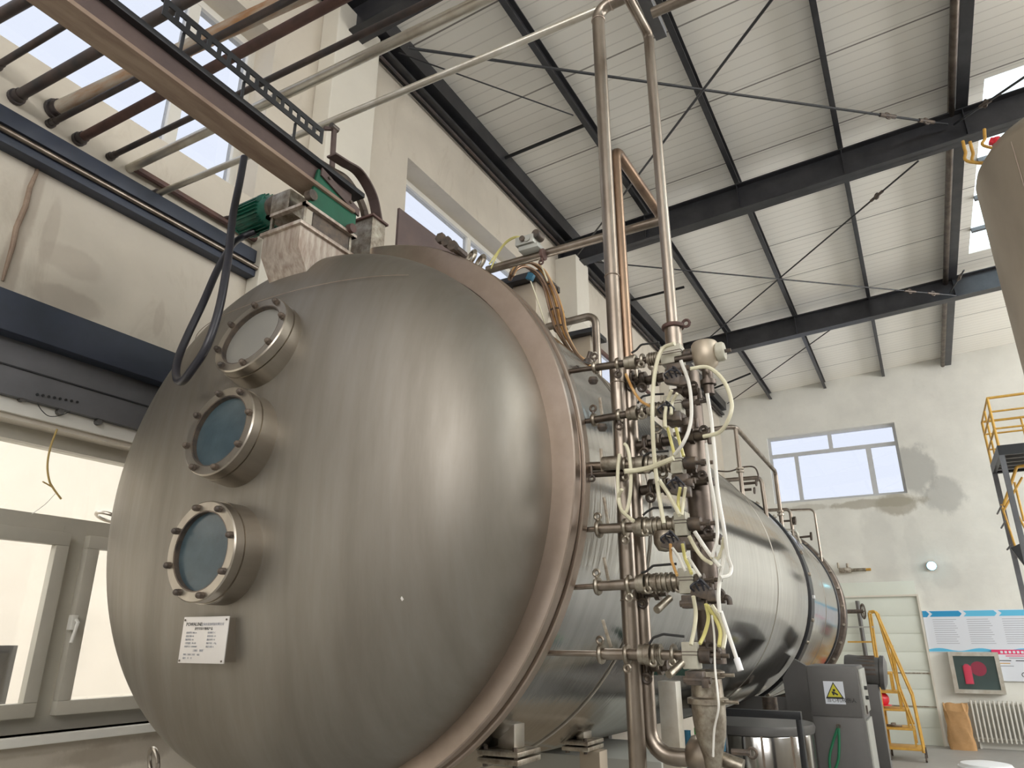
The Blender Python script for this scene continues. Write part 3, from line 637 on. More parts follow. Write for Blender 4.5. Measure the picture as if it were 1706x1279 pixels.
for j, (l_, r_) in enumerate((('设备型号: 80A-A', '设备编号: C'), ('设备名称: 50', '设备重量: 3.0'), ('额定容量: T6', '额定功率: 9T'), ('工作温度: -30-100', '额定电压: -17kg'), ('外形尺寸: 12000000', '制造日期: A'))):
    npt(l_, .10, .635-j*.075, .05, 'ink'); npt(r_, .58, .635-j*.075, .05, 'ink')
npt('上海东    制造厂', .30, .25, .055, 'ink'); npt('地址: 上海市工业区    电话', .10, .165, .048, 'ink'); npt('编号:    年    月', .10, .09, .048, 'ink')
for u, v in ((.035, .93), (.955, .93), (.035, .05), (.955, .05)):
    MB().cyl((q0.x+u*W_, npy+.001, q0.z+v*H_), (q0.x+u*W_, npy-.002, q0.z+v*H_), .003, n=8).build('rivet', 'fit_dk', npo)
mk_ = dish_hit(668, 990)
MB().bar(mk_+V((-.012, -.003, .012)), mk_+V((.010, -.003, -.016)), .007, .0012, V((0, 1, 0))).build('scratch_mark', 'plate', tank)
# ------------------------------------------------------------------ hoist drive
hd = thing('chain_drive_frame', (-1.92, 1.78, 3.116), 'small steel frame standing on the grey box of the dome, carrying the green plate', 'frame')
zt_ = 3.195; f_ = MB()
for x in (bx0+.015, bx1-.01):
    for y in (1.655, 1.91): f_.bar((x, y, 3.116), (x, y, zt_), .012, .012)
f_.build('uprights', 'fit', hd)
MB().bb((bx0-.01, 1.64, zt_), (bx1+.01, 1.66, zt_+.012)).bb((bx0-.01, 1.91, zt_), (bx1+.01, 1.93, zt_+.012)).bb((bx1-.01, 1.64, zt_), (bx1+.012, 1.93, zt_+.012)).bb((bx0-.01, 1.64, zt_), (bx0+.012, 1.93, zt_+.012)).build('top_frame', 'grit', hd)
MB().bb((bx1-.012, 1.70, 3.125), (bx1-.006, 1.90, zt_)).build('dark_opening_fill', 'fit_dk', hd)  # dark sheet standing in for the shaded opening between the uprights
MB().prism([(bx1-.006, 1.66, zt_+.012), (bx1-.006, 1.92, zt_+.012), (bx1-.006, 1.92, 3.33), (bx1-.006, 1.69, 3.385)], (.012, 0, 0)).build('green_plate', 'greenplate', hd, 'green enamelled side plate')
MB().prism([(bx1+.006, 1.70, 3.36), (bx1+.006, 1.93, 3.30), (bx1+.006, 1.93, 3.335), (bx1+.006, 1.70, 3.395)], (.008, 0, 0)).build('clamp_strip', 'ibeam', hd)
for y, z in ((1.74, 3.37), (1.87, 3.335)): MB().cyl((bx1+.006, y, z), (bx1+.022, y, z), .007, n=6).build('bolt', 'fit_dk', hd)
MB().cyl((bx1-.01, 1.665, 3.245), (bx1+.02, 1.665, 3.245), .022, n=14).build('shaft_end', 'fit_dk', hd); MB().cyl((bx1-.01, 1.885, 3.215), (bx1+.03, 1.885, 3.215), .02, n=14).build('shaft_end', 'redpipe', hd)
MB().lathe([(0, 0), (.05, 0), (.05, .02), (0, .02)], (bx1-.035, 1.66, 3.37), (1, 0, 0), 24).build('chain_wheel', 'cab', hd)
gb = thing('gear_motor', (-2.3, 1.85, 3.2), 'green finned electric motor lying beside the brown beam end', 'motor')
mc = at(408, 370, 'y', 1.90); me_ = at(462, 348, 'y', 1.84); ax = (me_-mc).normalized(); Lm = (me_-mc).length
MB().lathe([(0, -.01), (.055, -.008), (.068, .01), (.068, Lm*.9), (.055, Lm), (.0, Lm)], mc, ax, 32).build('housing', 'green', gb)
u_, v_ = frame_of(ax); fm = MB()
for k in range(26):
    a = 2*PI*k/26; d = u_*math.cos(a)+v_*math.sin(a); fm.bar(mc+d*.072+ax*.03, mc+d*.072+ax*Lm*.82, .003, .018, up=d)
fm.build('cooling_fins', 'green', gb)
MB().torus(mc+ax*.012, ax, .070, .006, 28, 6).build('fan_cowl_rim', 'green', gb)
MB().box(mc+ax*Lm*.8+V((.0, -.055, .03)), (.04, .03, .035), None, .005).build('terminal_box', 'green', gb)
g0 = at(478, 348, 'y', 1.80); MB().box(g0+V((.01, 0, .0)), (.11, .10, .11), None, .01).build('gearbox', 'fit', gb)
MB().cyl(me_, g0, .035, n=18).cyl(me_-ax*.005, me_+ax*.02, .06, n=20).build('coupling', 'fit_dk', gb)
cg = thing('curved_guide', (-1.82, 2.0, 3.2), 'curved dark guide rail bending down at the end of the brown beam', 'rail')
arc = smooth([at(552, 258, 'x', -1.84), at(574, 272, 'x', -1.84), at(598, 288, 'x', -1.84), at(620, 326, 'x', -1.84), at(630, 372, 'x', -1.84)], 6)
for k, (dx, wd, mt) in enumerate(((0, .05, 'ibeam'), (-.05, .014, 'fit_dk'), (-.025, .012, 'pipe_dk'))):
    g = MB()
    for a, b in zip(arc, arc[1:]):
        off = V((dx, -.012*k, -.03*k)); g.bar(a+off, b+off+(b-a)*.12, wd, .008 if k == 0 else .03, up=V((0, 0, 1)))
    g.build(('cover_strip', 'chain', 'side_rail')[k], mt, cg)
hd.location += V((0, 0, -.028))
sb2 = thing('steel_socket', (-1.84, 2.02, 3.12), 'short square steel socket on top of the flange, right of the green plate', 'socket')
MB().bb((-1.905, 1.99, 3.10), (-1.79, 2.075, 3.30)).build('body', 'fit', sb2); MB().bb((-1.915, 1.98, 3.30), (-1.78, 2.085, 3.31), .002).build('rim', 'redpipe', sb2)
# black cable loop in front of the head
def hose(pts, r, mat, name, lab, cat, group=None, n=8, seg=7):
    o = MB().tube(smooth(pts, seg), r, n).build(name, mat); return tag(o, lab, cat, group)
hp_ = [at(407, 262, 'y', 1.62), at(400, 300, 'y', 1.60), at(388, 360, 'y', 1.56), at(380, 430, 'y', 1.50), at(366, 510, 'y', 1.47), at(345, 575, 'y', 1.45), at(318, 618, 'y', 1.45), at(303, 635, 'y', 1.47), at(294, 628, 'y', 1.50), at(296, 600, 'y', 1.53), at(312, 560, 'y', 1.56), at(338, 505, 'y', 1.60), at(362, 450, 'y', 1.66), at(385, 410, 'y', 1.76), at(402, 396, 'y', 1.84), at(425, 386, 'y', 1.87)]
hose(hp_, .0145, 'hose', 'power_cable', 'thick black rubber cable hanging in a loop in front of the domed head', 'cable', n=12)
# ================================================================== tall vertical pipes
def A(px, py, y=2.12): return at(px, py, 'y', y)
t = thing('vertical_pipe', (-.79, 2.15, 0), 'tall straight steel pipe nearest the domed head, running the full height', 'pipe')
MB().tube(fillet([(-.79, 2.15, 0), P1T, P1T+V((.9, .02, .06))], .055), .0255, 20).build('tube', 'pipe', t)
MB().torus(P1T-V((0, 0, .06)), (0, 0, 1), .026, .003, 20, 6).torus(P1T+V((.06, 0, .003)), (1, 0, 0), .026, .003, 20, 6).build('weld_seam', 'flange', t)
for pz in (1000, 640, 460): c = A(1022, pz, 2.15); MB().torus((-.79, 2.15, c.z), (0, 0, 1), .0265, .002, 20, 6).build('weld_seam', 'flange', t)
# second pipe: arch on top, elbow to the pump below
P2X = A(1072, 1060, 2.2).x; zt2 = at(1038, 243, 'y', 2.2).z; zb2 = at(1090, 1258, 'y', 2.2).z
t = thing('arched_pipe', (P2X, 2.2, zb2), 'copper-toned pipe with an arch on top, right beside the tallest pipe', 'pipe')
e2 = at(1158, 1258, 'y', 2.2)
MB().tube(fillet([(P2X+.002, 2.2, 2.5), (P2X, 2.2, zt2), (P2X+.01, 2.74, zt2)], .05), .0215, 18).build('upper_tube', 'rust', t)
MB().tube(fillet([(P2X, 2.2, 2.52), (P2X, 2.2, zb2), (e2.x+.02, 2.2, zb2)], .07), .024, 18).build('lower_tube', 'pipe', t)
MB().cyl((P2X+.01, 2.72, zt2), (P2X+.01, 2.75, zt2), .024).build('end_cap', 'fit', t)
# third pipe with the clamp, thick column and cone
P3 = at(1108, 400, 'y', 2.15); c0 = at(1121, 545, 'y', 2.15); p3t = at(1086, 55, 'y', 2.15)
t = thing('clamped_pipe', (P3.x, 2.15, 1.2), 'steel pipe with a dark clamp, dropping to the valve column on the right', 'pipe')
q = at(1066, 20, 'z', p3t.z+.02)
MB().tube(fillet([c0, V((c0.x, 2.15, p3t.z)), V((c0.x-.01, 1.98, p3t.z+.01)), V((c0.x-.012, 1.9, p3t.z+.02))], .03), .0195, 18).build('tube', 'pipe', t)
MB().lathe([(0, -.008), (.036, -.006), (.038, 0), (.036, .006), (0, .008)], c0, (0, 0, 1), 24).torus(c0+V((.045, 0, .004)), (0, 1, 0), .012, .005, 12, 6).build('clamp', 'redpipe', t)
cB = at(1134, 600, 'y', 2.15); MB().cyl(c0, (c0.x, 2.15, cB.z), .0285, n=20).build('spool', 'pipe', t)
col0 = at(1152, 700, 'y', 2.2); col1 = at(1172, 1105, 'y', 2.2)
MB().cyl((col0.x, 2.2, cB.z-.03), (col0.x, 2.2, col1.z), .038, n=28).build('valve_column', 'pipe_dk', t)
k0 = at(1175, 1115, 'y', 2.15)
MB().lathe([(.040, .0), (.052, -.004), (.052, -.02), (.042, -.024), (.044, -.07), (.056, -.074), (.056, -.088), (.046, -.09), (.045, -.13), (.040, -.17), (.026, -.22), (.02, -.26), (.02, -.30), (.034, -.302), (.034, -.318), (.021, -.32), (.021, -.62)], k0, (0, 0, 1), 28).build('cone', 'fit', t)
for dz, rr in ((-.012, .056), (-.08, .06), (-.31, .038)): MB().torus(k0+V((rr*.98, -.02, dz)), (0, 0, 1), .012, .005, 12, 6).cyl(k0+V((rr-.01, -.03, dz)), k0+V((rr+.03, -.03, dz)), .005, n=8).build('wing_nut', 'fit', t)
tp = at(1092, 14, 'y', 2.0)
tag(MB().cyl(at(1086, 22, 'y', 1.98), at(1086, 22, 'y', 1.98)+V((.75, .02, .03)), .019, n=16).build('branch_pipe', 'pipe'), 'short steel pipe at the top edge, running right from the clamped pipe', 'pipe')
u0 = at(1066, -10, 'z', 3.86); u1 = at(1104, 64, 'z', 3.86)
us_ = MB(); xx = (u0.x+u1.x)/2
us_.bb((xx-.022, u0.y-.4, 3.86), (xx+.022, u1.y, 3.864)).bb((xx-.022, u0.y-.4, 3.864), (xx-.019, u1.y, 3.90)).bb((xx+.019, u0.y-.4, 3.864), (xx+.022, u1.y, 3.90))
tag(us_.build('strut_channel', 'greypanel'), 'dark steel channel at the top edge above the clamped pipe', 'channel')
# pump elbow at the bottom
pe = thing('pump_housing', e2, 'round polished pump housing with a clamp at the foot of the vertical pipes', 'pump')
MB().lathe([(0, -.05), (.03, -.05), (.05, -.035), (.062, 0), (.062, .02), (.05, .03), (0, .03)], e2+V((.03, 0, 0)), (1, .0, .0), 32).build('housing', 'pipe', pe)
MB().torus(e2+V((.055, 0, 0)), (1, 0, 0), .062, .008, 32, 8).cyl(e2+V((.06, 0, 0)), e2+V((.13, 0, -.02)), .02, n=16).build('clamp', 'fit', pe)
for d in ((.11, -.03, .02), (.10, -.03, -.04)): MB().cyl(e2+V(d), e2+V(d)+V((.05, 0, 0)), .008, n=8).torus(e2+V(d)+V((.055, 0, 0)), (0, 1, 0), .012, .004, 10, 6).build('wing_nut', 'fit_dk', pe)
# ------------------------------------------------------------------ branch valve lines
def branch(p, q, lab, cl, tee, act, box, cap, lever=None, curve=None, y=2.10, s=1., dark=False, sol=True, r0=.0085, mat='fit'):
    def L(px, dy=0): return at(px, p[1]+(q[1]-p[1])*(px-p[0])/(q[0]-p[0])+dy, 'y', y)
    a = L(p[0]); o = thing('valve_line', a, lab, 'valve'); d = (L(q[0])-L(p[0])).normalized()
    mp_ = 'pipe_dk' if dark else 'pipe'
    MB().cyl(a-d*.03, L(cl[0]), r0, n=14).build('inlet_pipe', mp_, o)
    MB().cyl(L(cl[0]), L(tee[0]), .0125*s, n=16).cyl(L(tee[0]), L(cap[0]), .0105*s, n=16).build('tube', mp_, o)
    for c in ((tee[1]+act[0])/2+1, (act[1]+box[0])/2+1): c_ = L(c); MB().lathe([(0, -.006), (.022*s, -.005), (.024*s, 0), (.022*s, .005), (0, .006)], c_, d, 20).torus(c_+V((0, -.02, -.02)), (0, 1, 0), .009, .004, 12, 6).build('clamp', mat, o)
    for k, c in enumerate(cl):
        c_ = L(c); MB().lathe([(0, -.007), (.021*s, -.006), (.023*s, 0), (.021*s, .006), (0, .007)], c_, d, 20).build('clamp', mat, o)
        sg = 1 if k % 2 else -1; e = c_+V((0, -.006, sg*-.030)); 
        MB().cyl(c_+V((0, -.005, 0)), e, .005, n=8).torus(e+V((0, 0, sg*-.008)), (0, 1, 0), .010, .0042, 14, 6).build('wing_nut', 'fit' if not dark else 'fit_dk', o)
    w0, w1 = L(tee[0]), L(tee[1]); MB().lathe([(.014, 0), (.021*s, .004), (.021*s, (w1-w0).length*.45), (.024*s, (w1-w0).length*.5), (.024*s, (w1-w0).length-.004), (.016, (w1-w0).length)], w0, d, 22).build('valve_body', mat, o)
    w0, w1 = L(act[0]), L(act[1]); n = (w1-w0).length; pr = [(.012, 0), (.019*s, .003)]
    for k in range(4): pr += [(.019*s, n*(.2+.18*k)), (.023*s, n*(.22+.18*k)), (.023*s, n*(.28+.18*k)), (.019*s, n*(.30+.18*k))]
    MB().lathe(pr+[(.017*s, n)], w0, d, 22).build('actuator', mat, o)
    w0, w1 = L(box[0]), L(box[1]); c = (w0+w1)/2; h = .062*min(s, 1.15); ln = (w1-w0).length
    hb = MB().box(c, (ln, .052, h), None, .004).build('housing', 'capgrey', o)
    MB().box(c+V((0, 0, h*.14)), (ln+.002, .054, .0018)).box(c+V((0, 0, h*.02)), (ln+.002, .054, .0018)).build('groove', 'ibeam', o)
    w0, w1 = L(cap[0]), L(cap[1]); MB().cyl(w0, w1, .016*s, n=18).cyl(w1, w1+d*.05, .006, n=8).cyl(w1+d*.015, w1+d*.028, .011, n=8).build('end_fitting', 'fit_dk', o)
    if sol:
        cc = c+V((.01, -.015, -h*.5-.022)); MB().box(cc, (.05, .035, .036), None, .004).cyl(cc+V((-.03, -.01, -.005)), cc+V((.045, -.01, -.005)), .009, n=10).box(cc+V((.03, -.012, -.012)), (.02, .02, .024), None, .003).build('solenoid', 'fit_dk', o)
    if lever:
        MB().bar(at(*lever[0], 'y', y-.015), at(*lever[1], 'y', y-.02), .010, .004, V((0, 1, 0)), .001).build('lever', 'fit', o)
    if curve:
        MB().tube(fillet([at(x_, y_, 'y', y-.01) for x_, y_ in curve], .015), .0036, 8).build('bent_handle', 'inkblack', o)
    return o
branch((940, 620), (1190, 583), 'uppermost valve line, brown pipe leading to the grey box under the dark clamp', (992, 1030), (1040, 1062), (1078, 1100), (1104, 1138), (1140, 1152), curve=((1052, 588), (1060, 583), (1068, 574), (1098, 570)), dark=True, y=2.08)
branch((957, 705), (1185, 666), 'second valve line from the top, with a hanging wing clamp at its inlet', (990, 1032), (1044, 1064), (1078, 1105), (1110, 1138), (1140, 1152), lever=((1003, 691), (999, 662)), curve=((1062, 672), (1070, 660), (1085, 657), (1106, 656)), dark=True)
branch((957, 778), (1180, 770), 'third valve line from the top, with a thick inlet cylinder and white loop hose', (964, 1042), (1050, 1076), (1082, 1118), (1120, 1139), (1141, 1160), curve=((1060, 762), (1068, 764), (1080, 754), (1114, 751)), lever=((1004, 790), (1001, 747)), s=1.2)
branch((957, 883), (1190, 871), 'fourth valve line from the top, with a grimy round bowl below it', (998, 1042), (1055, 1075), (1078, 1122), (1127, 1147), (1148, 1168), lever=((1013, 872), (1006, 828)), curve=((1071, 858), (1078, 852), (1088, 846), (1119, 845)), s=1.25)
branch((935, 979), (1185, 966), 'fifth valve line from the top, second from the bottom', (996, 1048), (1060, 1078), (1084, 1130), (1134, 1158), (1160, 1174), lever=((1014, 968), (1006, 928)), curve=((1068, 954), (1076, 952), (1088, 942), (1127, 939)), s=1.25)
branch((892, 1087), (1190, 1092), 'lowest valve line, with the longest bare inlet pipe', (1002, 1045), (1064, 1088), (1092, 1104), (1140, 1165), (1167, 1184), lever=((1018, 1078), (1004, 1032)), curve=((1082, 1072), (1088, 1062), (1105, 1056), (1140, 1060)), s=1.3)
fb = A(1107, 905-20, 2.08); bwl = tag(MB().lathe([(.030, 0), (.034, -.01), (.033, -.035), (.022, -.055), (0, -.06)], fb, (0, 0, 1), 24).build('filter_bowl', 'fit'), 'grimy round filter bowl hanging under the fourth valve line', 'filter')
tag(MB().cyl(A(1005, 772, 2.06), A(1035, 770, 2.06), .022, n=22).build('inlet_cylinder', 'fit'), 'stubby steel cylinder on the third valve line', 'cylinder')
tag(MB().cyl(A(958, 792, 2.09), A(1040, 787, 2.09), .010, n=14).build('short_pipe', 'pipe_dk'), 'short dark pipe just under the stubby steel cylinder', 'pipe')
wc = A(962, 765, 2.08); o = thing('wall_clamp', wc, 'dark clamp with a ring bolt where the third line meets the flange', 'clamp')
MB().cyl(A(955, 768, 2.08), A(975, 766, 2.08), .014, n=14).build('body', 'pipe_dk', o); MB().torus(A(986, 797, 2.08), (0, 1, 0), .009, .004, 14, 6).cyl(A(985, 775, 2.08), A(986, 792, 2.08), .004, n=8).build('ring_bolt', 'fit_dk', o)
for k, (px, py, lab) in enumerate(((988, 622, 'round dark knob hanging under the uppermost inlet pipe'), (1003, 700, 'round dark knob under the second inlet pipe'))):
    c = A(px, py+6, 2.07); tag(MB().lathe([(0, -.004), (.012, -.003), (.017, .006), (.014, .018), (0, .02)], c-V((0, 0, .02)), (0, 0, 1), 18).build('bleed_screw', 'fit_dk'), lab, 'screw')
# sample side fittings on the right of the column
def fitting(px, py, y, lab, elbow=(0, 0), mat='fit_dk'):
    c = A(px, py, y); o = thing('side_fitting', c, lab, 'fitting')
    MB().cyl(c-V((.06, 0, 0)), c+V((.03, 0, 0)), .017, n=16).cyl(c+V((-.03, 0, 0)), c+V((-.015, 0, 0)), .024, n=16).build('body', 'pipe_dk', o)
    e = A(px+elbow[0], py+elbow[1], y); MB().tube(fillet([c+V((.02, 0, 0)), V((e.x, e.y, c.z)), e], .012), .008, 10).build('elbow', mat, o)
    MB().torus(c+V((.02, -.02, .01)), (0, 1, 0), .011, .005, 12, 6).cyl(c+V((0, -.02, .02)), c+V((0, -.02, .05)), .006, n=8).build('wing_nut', mat, o); return o
fitting(1148, 652, 2.14, 'dark pipe fitting below the round actuator cup', (18, 12))
fitting(1165, 725, 2.16, 'dark side fitting on the column level with the end window top', (18, 14))
fitting(1162, 800, 2.14, 'dark side fitting with a purple cap, right of the third valve line', (26, 8))
fitting(1172, 893, 2.14, 'dark hooked side fitting right of the fourth valve line', (30, 14))
fitting(1190, 995, 2.12, 'dark hooked side fitting above the hose bunch', (26, 12))
fitting(1176, 1082, 2.12, 'dark side fitting at the lowest valve line', (22, 6))
for (px, py, lab) in ((1112, 690, 'blue and black wiring plug under the second valve box'), (1128, 815, 'black wiring plug under the third valve box'), (1118, 905, 'black wiring plug under the fourth valve box'), (1168, 985, 'black wiring plug right of the fifth valve line'), (1123, 632, 'blue and black plug under the uppermost grey box')):
    c = A(px, py, 2.04); o = thing('wiring_plug', c, lab, 'plug')
    MB().box(c, (.05, .03, .035), Matrix.Rotation(.3, 3, 'Y'), .004).box(c+V((.03, -.005, -.012)), (.025, .02, .03), None, .003).build('body', 'fit_dk', o)
    m_ = MB()
    for k in range(3): m_.tube(smooth([c+V((-.015+.014*k, -.012, 0)), c+V((-.02+.014*k, -.03, .012+.01*k)), c+V((.005+.012*k, -.022, .03-.012*k))], 3), .0032, 6)
    m_.build('wires', 'hose', o)
for k, (px, py, w_, lab) in enumerate(((1082, 632, 26, 'dark clamp cluster behind the cream hose, between first and second valve lines'), (1088, 738, 30, 'dark clamp cluster above the third valve box'), (1098, 812, 30, 'large dark clamp cluster under the third valve line'), (1084, 985, 26, 'dark clamp cluster hanging under the fifth valve line'), (1090, 1108, 22, 'clamp cluster hanging under the lowest valve line'), (1060, 630, 14, 'small dark clamp between the arched pipe and the first cluster'))):
    c = A(px, py, 2.2); o = thing('clamp_cluster', c, lab, 'clamp'); u = w_*.00195
    MB().cyl(c-V((u, 0, .004)), c+V((u, 0, 0)), .016, n=14).cyl(c-V((u*.5, 0, 0)), c-V((u*.2, 0, 0)), .03, n=18).cyl(c+V((u*.3, 0, 0)), c+V((u*.6, 0, 0)), .027, n=18).build('flanges', 'pipe_dk', o)
    MB().torus(c+V((-u*.35, -.03, -.035)), (0, 1, .3), .013, .005, 14, 6).cyl(c+V((-u*.35, -.03, -.03)), c+V((-u*.35, -.03, .01)), .005, n=8).build('wing_nut', 'fit_dk', o)
    MB().torus(c+V((u*.45, -.03, .035)), (0, 1, -.3), .012, .005, 14, 6).cyl(c+V((u*.45, -.03, .03)), c+V((u*.45, -.03, -.01)), .005, n=8).build('wing_nut', 'fit', o)
for k, (px, py, lab) in enumerate(((1098, 1010, 'angled grey spout under the fifth valve line'), (1118, 1118, 'angled pale spout left of the steel cone'))):
    a = A(px+18, py-14, 2.06); b = A(px-4, py+6, 2.0); tag(MB().cyl(a, b, .010, .011, n=12).build('drain_spout', 'fit'), lab, 'spout')
# round actuator cup
uc = A(1178, 590, 2.06); o = thing('round_actuator', uc, 'round grey cup-shaped actuator at the top right of the valves', 'actuator')
MB().lathe([(0, -.052), (.02, -.05), (.034, -.036), (.040, -.01), (.041, .03), (.036, .038), (0, .04)], uc+V((-.005, 0, 0)), (0, 0, 1), 28).build('cup', 'tanktan', o)
MB().lathe([(0, 0), (.026, 0), (.030, .004), (.030, .02), (.026, .026), (0, .026)], uc+V((.028, 0, 0)), (1, 0, 0), 24).build('cap', 'capgrey', o)
MB().cyl(uc+V((.05, 0, 0)), uc+V((.072, 0, 0)), .006, n=8).build('bolt', 'fit_dk', o)
MB().cyl(uc+V((-.005, 0, -.05)), uc+V((-.005, 0, -.13)), .016, n=16).cyl(uc+V((-.005, 0, -.085)), uc+V((-.005, 0, -.10)), .024, n=16).cyl(uc+V((-.1, 0, 0)), uc+V((-.03, 0, 0)), .012, n=12).build('stem', 'pipe_dk', o)
# ------------------------------------------------------------------ hoses round the valves
HY = 2.0
def H(pts, mat, lab, r=.0055, y=HY, name='air_hose', group=None): return hose([at(x_, y_, 'y', y+.02*math.sin(i*1.3)) for i, (x_, y_) in enumerate(pts)], r, mat, name, lab, 'hose', group)
H(((1124, 572), (1105, 580), (1094, 605), (1088, 650), (1087, 700), (1090, 760), (1097, 820), (1106, 872)), 'cream', 'long cream hose arching from the uppermost box and dropping on the left of the valves', .0065)
H(((1134, 600), (1148, 640), (1152, 685), (1148, 715), (1137, 740), (1124, 757)), 'white_hose', 'white hose curving from the uppermost box down to the third box')
H(((1150, 614), (1180, 612), (1206, 635), (1219, 672), (1213, 700), (1198, 720), (1172, 727)), 'cream', 'cream hose bowed far to the right in front of the end wall', .006)
H(((1178, 655), (1185, 700), (1190, 750), (1196, 820), (1206, 880), (1212, 925), (1218, 945), (1214, 958), (1200, 962)), 'white_hose', 'long white hose hanging straight beside the valves, rightmost', .0055)
H(((1176, 738), (1182, 790), (1192, 850), (1195, 895), (1186, 928)), 'white_hose', 'white hose hanging from the upper side fitting on the right', .005)
H(((1204, 900), (1205, 930), (1200, 960), (1197, 990), (1199, 1020)), 'white_hose', 'short white hose above the straight white tube', .0055)
s0, s1 = at(1201, 1018, 'y', 2.0), at(1234, 1117, 'y', 1.98)
o = thing('white_tube', s0, 'straight white plastic tube slanting down over the polished tank', 'tube'); MB().cyl(s0, s0.lerp(s1, .8), .0052, n=12).build('tube', 'white_hose', o); MB().cyl(s0.lerp(s1, .8), s1, .0082, n=12).build('sleeve', 'white', o)
lp = [at(1040+11*math.sin(a), 797-58*math.cos(a), 'y', 2.02) for a in [k*2*PI/16 for k in range(15)]]
tag(MB().tube(smooth(lp, 4), .0055, 10).build('air_hose', 'cream'), 'cream hose coiled in a narrow upright loop at the third valve line', 'hose')
H(((1036, 815), (1030, 830), (1036, 850), (1048, 862), (1056, 868)), 'cream', 'cream hose curving between the third and fourth lines by the arched pipe', .0055)
H(((1040, 785), (1062, 783), (1085, 778), (1110, 768), (1122, 763)), 'cream', 'thick cream hose running level into the third box', .008)
H(((1112, 712), (1118, 735), (1124, 758)), 'yellow_hose', 'yellow-green hose, left one of the pair between the second and third boxes', .005)
H(((1126, 712), (1132, 735), (1139, 760)), 'yellow_hose', 'yellow-green hose, right one of the pair between the second and third boxes', .005)
H(((1133, 812), (1130, 835), (1133, 858)), 'yellow_hose', 'short yellow hose left in the pair over the fourth box', .0048)
H(((1142, 812), (1139, 832), (1136, 858)), 'cream', 'short cream hose right in the pair over the fourth box', .0048)
H(((1098, 800), (1112, 820), (1124, 842), (1132, 858)), 'cream', 'slanting cream hose from the third line to the fourth box', .006)
H(((1117, 906), (1118, 930), (1123, 945), (1128, 958)), 'gold', 'short amber hose dropping to the fifth box on the left', .0042)
H(((1137, 906), (1141, 928), (1147, 942), (1152, 955)), 'yellow_hose', 'short yellow hose dropping to the fifth box on the right', .0048)
H(((1120, 912), (1132, 930), (1142, 952)), 'white_hose', 'thin white hose crossing above the fifth box', .004)
H(((1146, 928), (1156, 943), (1167, 960)), 'white_hose', 'short white hose slanting down to the fifth line cap', .0045)
H(((1148, 893), (1160, 915), (1172, 930), (1185, 938)), 'cream', 'cream hose fanning right from the fourth box, lower one', .0055)
H(((1157, 885), (1172, 908), (1184, 925), (1200, 945)), 'white_hose', 'white hose fanning right from the fourth box, upper one', .0055)
H(((1185, 928), (1196, 930), (1203, 915), (1206, 895)), 'cream', 'cream hose hooking up beside the hooked fitting', .005)
H(((1155, 993), (1159, 1020), (1157, 1045), (1151, 1074)), 'cream', 'cream hose from the fifth line to the lowest box, leftmost of the bunch', .0055)
H(((1176, 1006), (1180, 1030), (1174, 1055), (1166, 1072)), 'yellow_hose', 'yellow-green hose inside the bunch above the lowest valve line', .005)
H(((1178, 1008), (1192, 1030), (1200, 1052), (1198, 1076)), 'yellow_hose', 'pale yellow hose bowed right in the bunch above the lowest line', .0055)
H(((1186, 1008), (1200, 1030), (1208, 1055), (1205, 1080)), 'cream', 'outermost cream hose of the bunch above the lowest valve line', .0055)
H(((1186, 1025), (1190, 1060), (1191, 1110), (1195, 1150), (1197, 1180), (1190, 1215), (1188, 1260)), 'white_hose', 'thin white hose hanging down beside the steel cone', .0028)
H(((1119, 650), (1112, 668), (1108, 690), (1108, 712)), 'cream', 'cream hose behind the second box, left', .0055)
H(((1128, 655), (1120, 670), (1118, 690)), 'cream', 'cream hose behind the second box, right', .005)
H(((1042, 622), (1055, 650), (1068, 668), (1082, 676)), 'gold', 'brownish hose slanting from the arched pipe to the second line', .0045)
# golden bundle over the tank top
for k in range(8):
    dx, dz = (k % 3-1)*.018, (k//3-1)*.02; dk = random.uniform(-.006, .006)
    base = [(851, 462), (858, 448), (876, 440), (898, 452), (915, 480), (926, 515), (933, 545), (945, 570), (960, 592), (978, 606)]
    pts = []
    for i, (x_, y_) in enumerate(base):
        s_ = 1-abs(i-5)/7; pts.append(at(x_+(k-3.5)*3.2*s_, y_+(k % 4-1.5)*2.2-(k-3.5)*(1.6 if i < 4 else 0), 'y', 2.32+.02*(k % 3)+(.05*i)))
    hose(pts, .0058, 'gold' if k % 3 else 'rust', 'amber_hose', 'amber plastic hose in the bundle draped over the tank behind the flange', 'hose', 'amber hoses draped over the tank')
for k, (x_, y_) in enumerate(((918, 480), (928, 520), (934, 548))):
    c = at(x_, y_, 'y', 2.55+.05*k); tag(MB().torus(c, (0, .3, 1), .030, .004, 20, 6).build('cable_tie', 'fit_dk'), ('dark tie round the amber hose bundle, highest one', 'dark tie round the middle of the amber hose bundle', 'dark tie round the amber hose bundle, lowest one')[k], 'tie')
# level pipe with the box valve
v0 = at(812, 450, 'y', 2.3); v1 = at(1106, 366, 'y', 2.3)
tag(MB().cyl(v0, v1, .0175, n=18).build('level_pipe', 'pipe'), 'level steel pipe passing above the tank towards the clamped pipe', 'pipe')
vb = at(885, 408, 'y', 2.27); o = thing('box_valve', vb, 'grey box-shaped valve sitting on the level pipe above the tank', 'valve')
MB().box(vb+V((-.015, 0, .012)), (.085, .07, .04), None, .006).cyl(vb+V((.0, -.04, .012)), vb+V((0, -.03, .012)), .014, n=16).box(vb+V((0, 0, -.022)), (.09, .06, .02), None, .004).build('body', 'cabside', o)
MB().cyl(vb+V((-.02, -.046, .014)), vb+V((-.02, -.036, .014)), .012, n=14).build('port', 'fit_dk', o); MB().cyl(vb+V((.035, -.03, .03)), vb+V((.035, .02, .03)), .018, n=14).build('port', 'fit_dk', o)
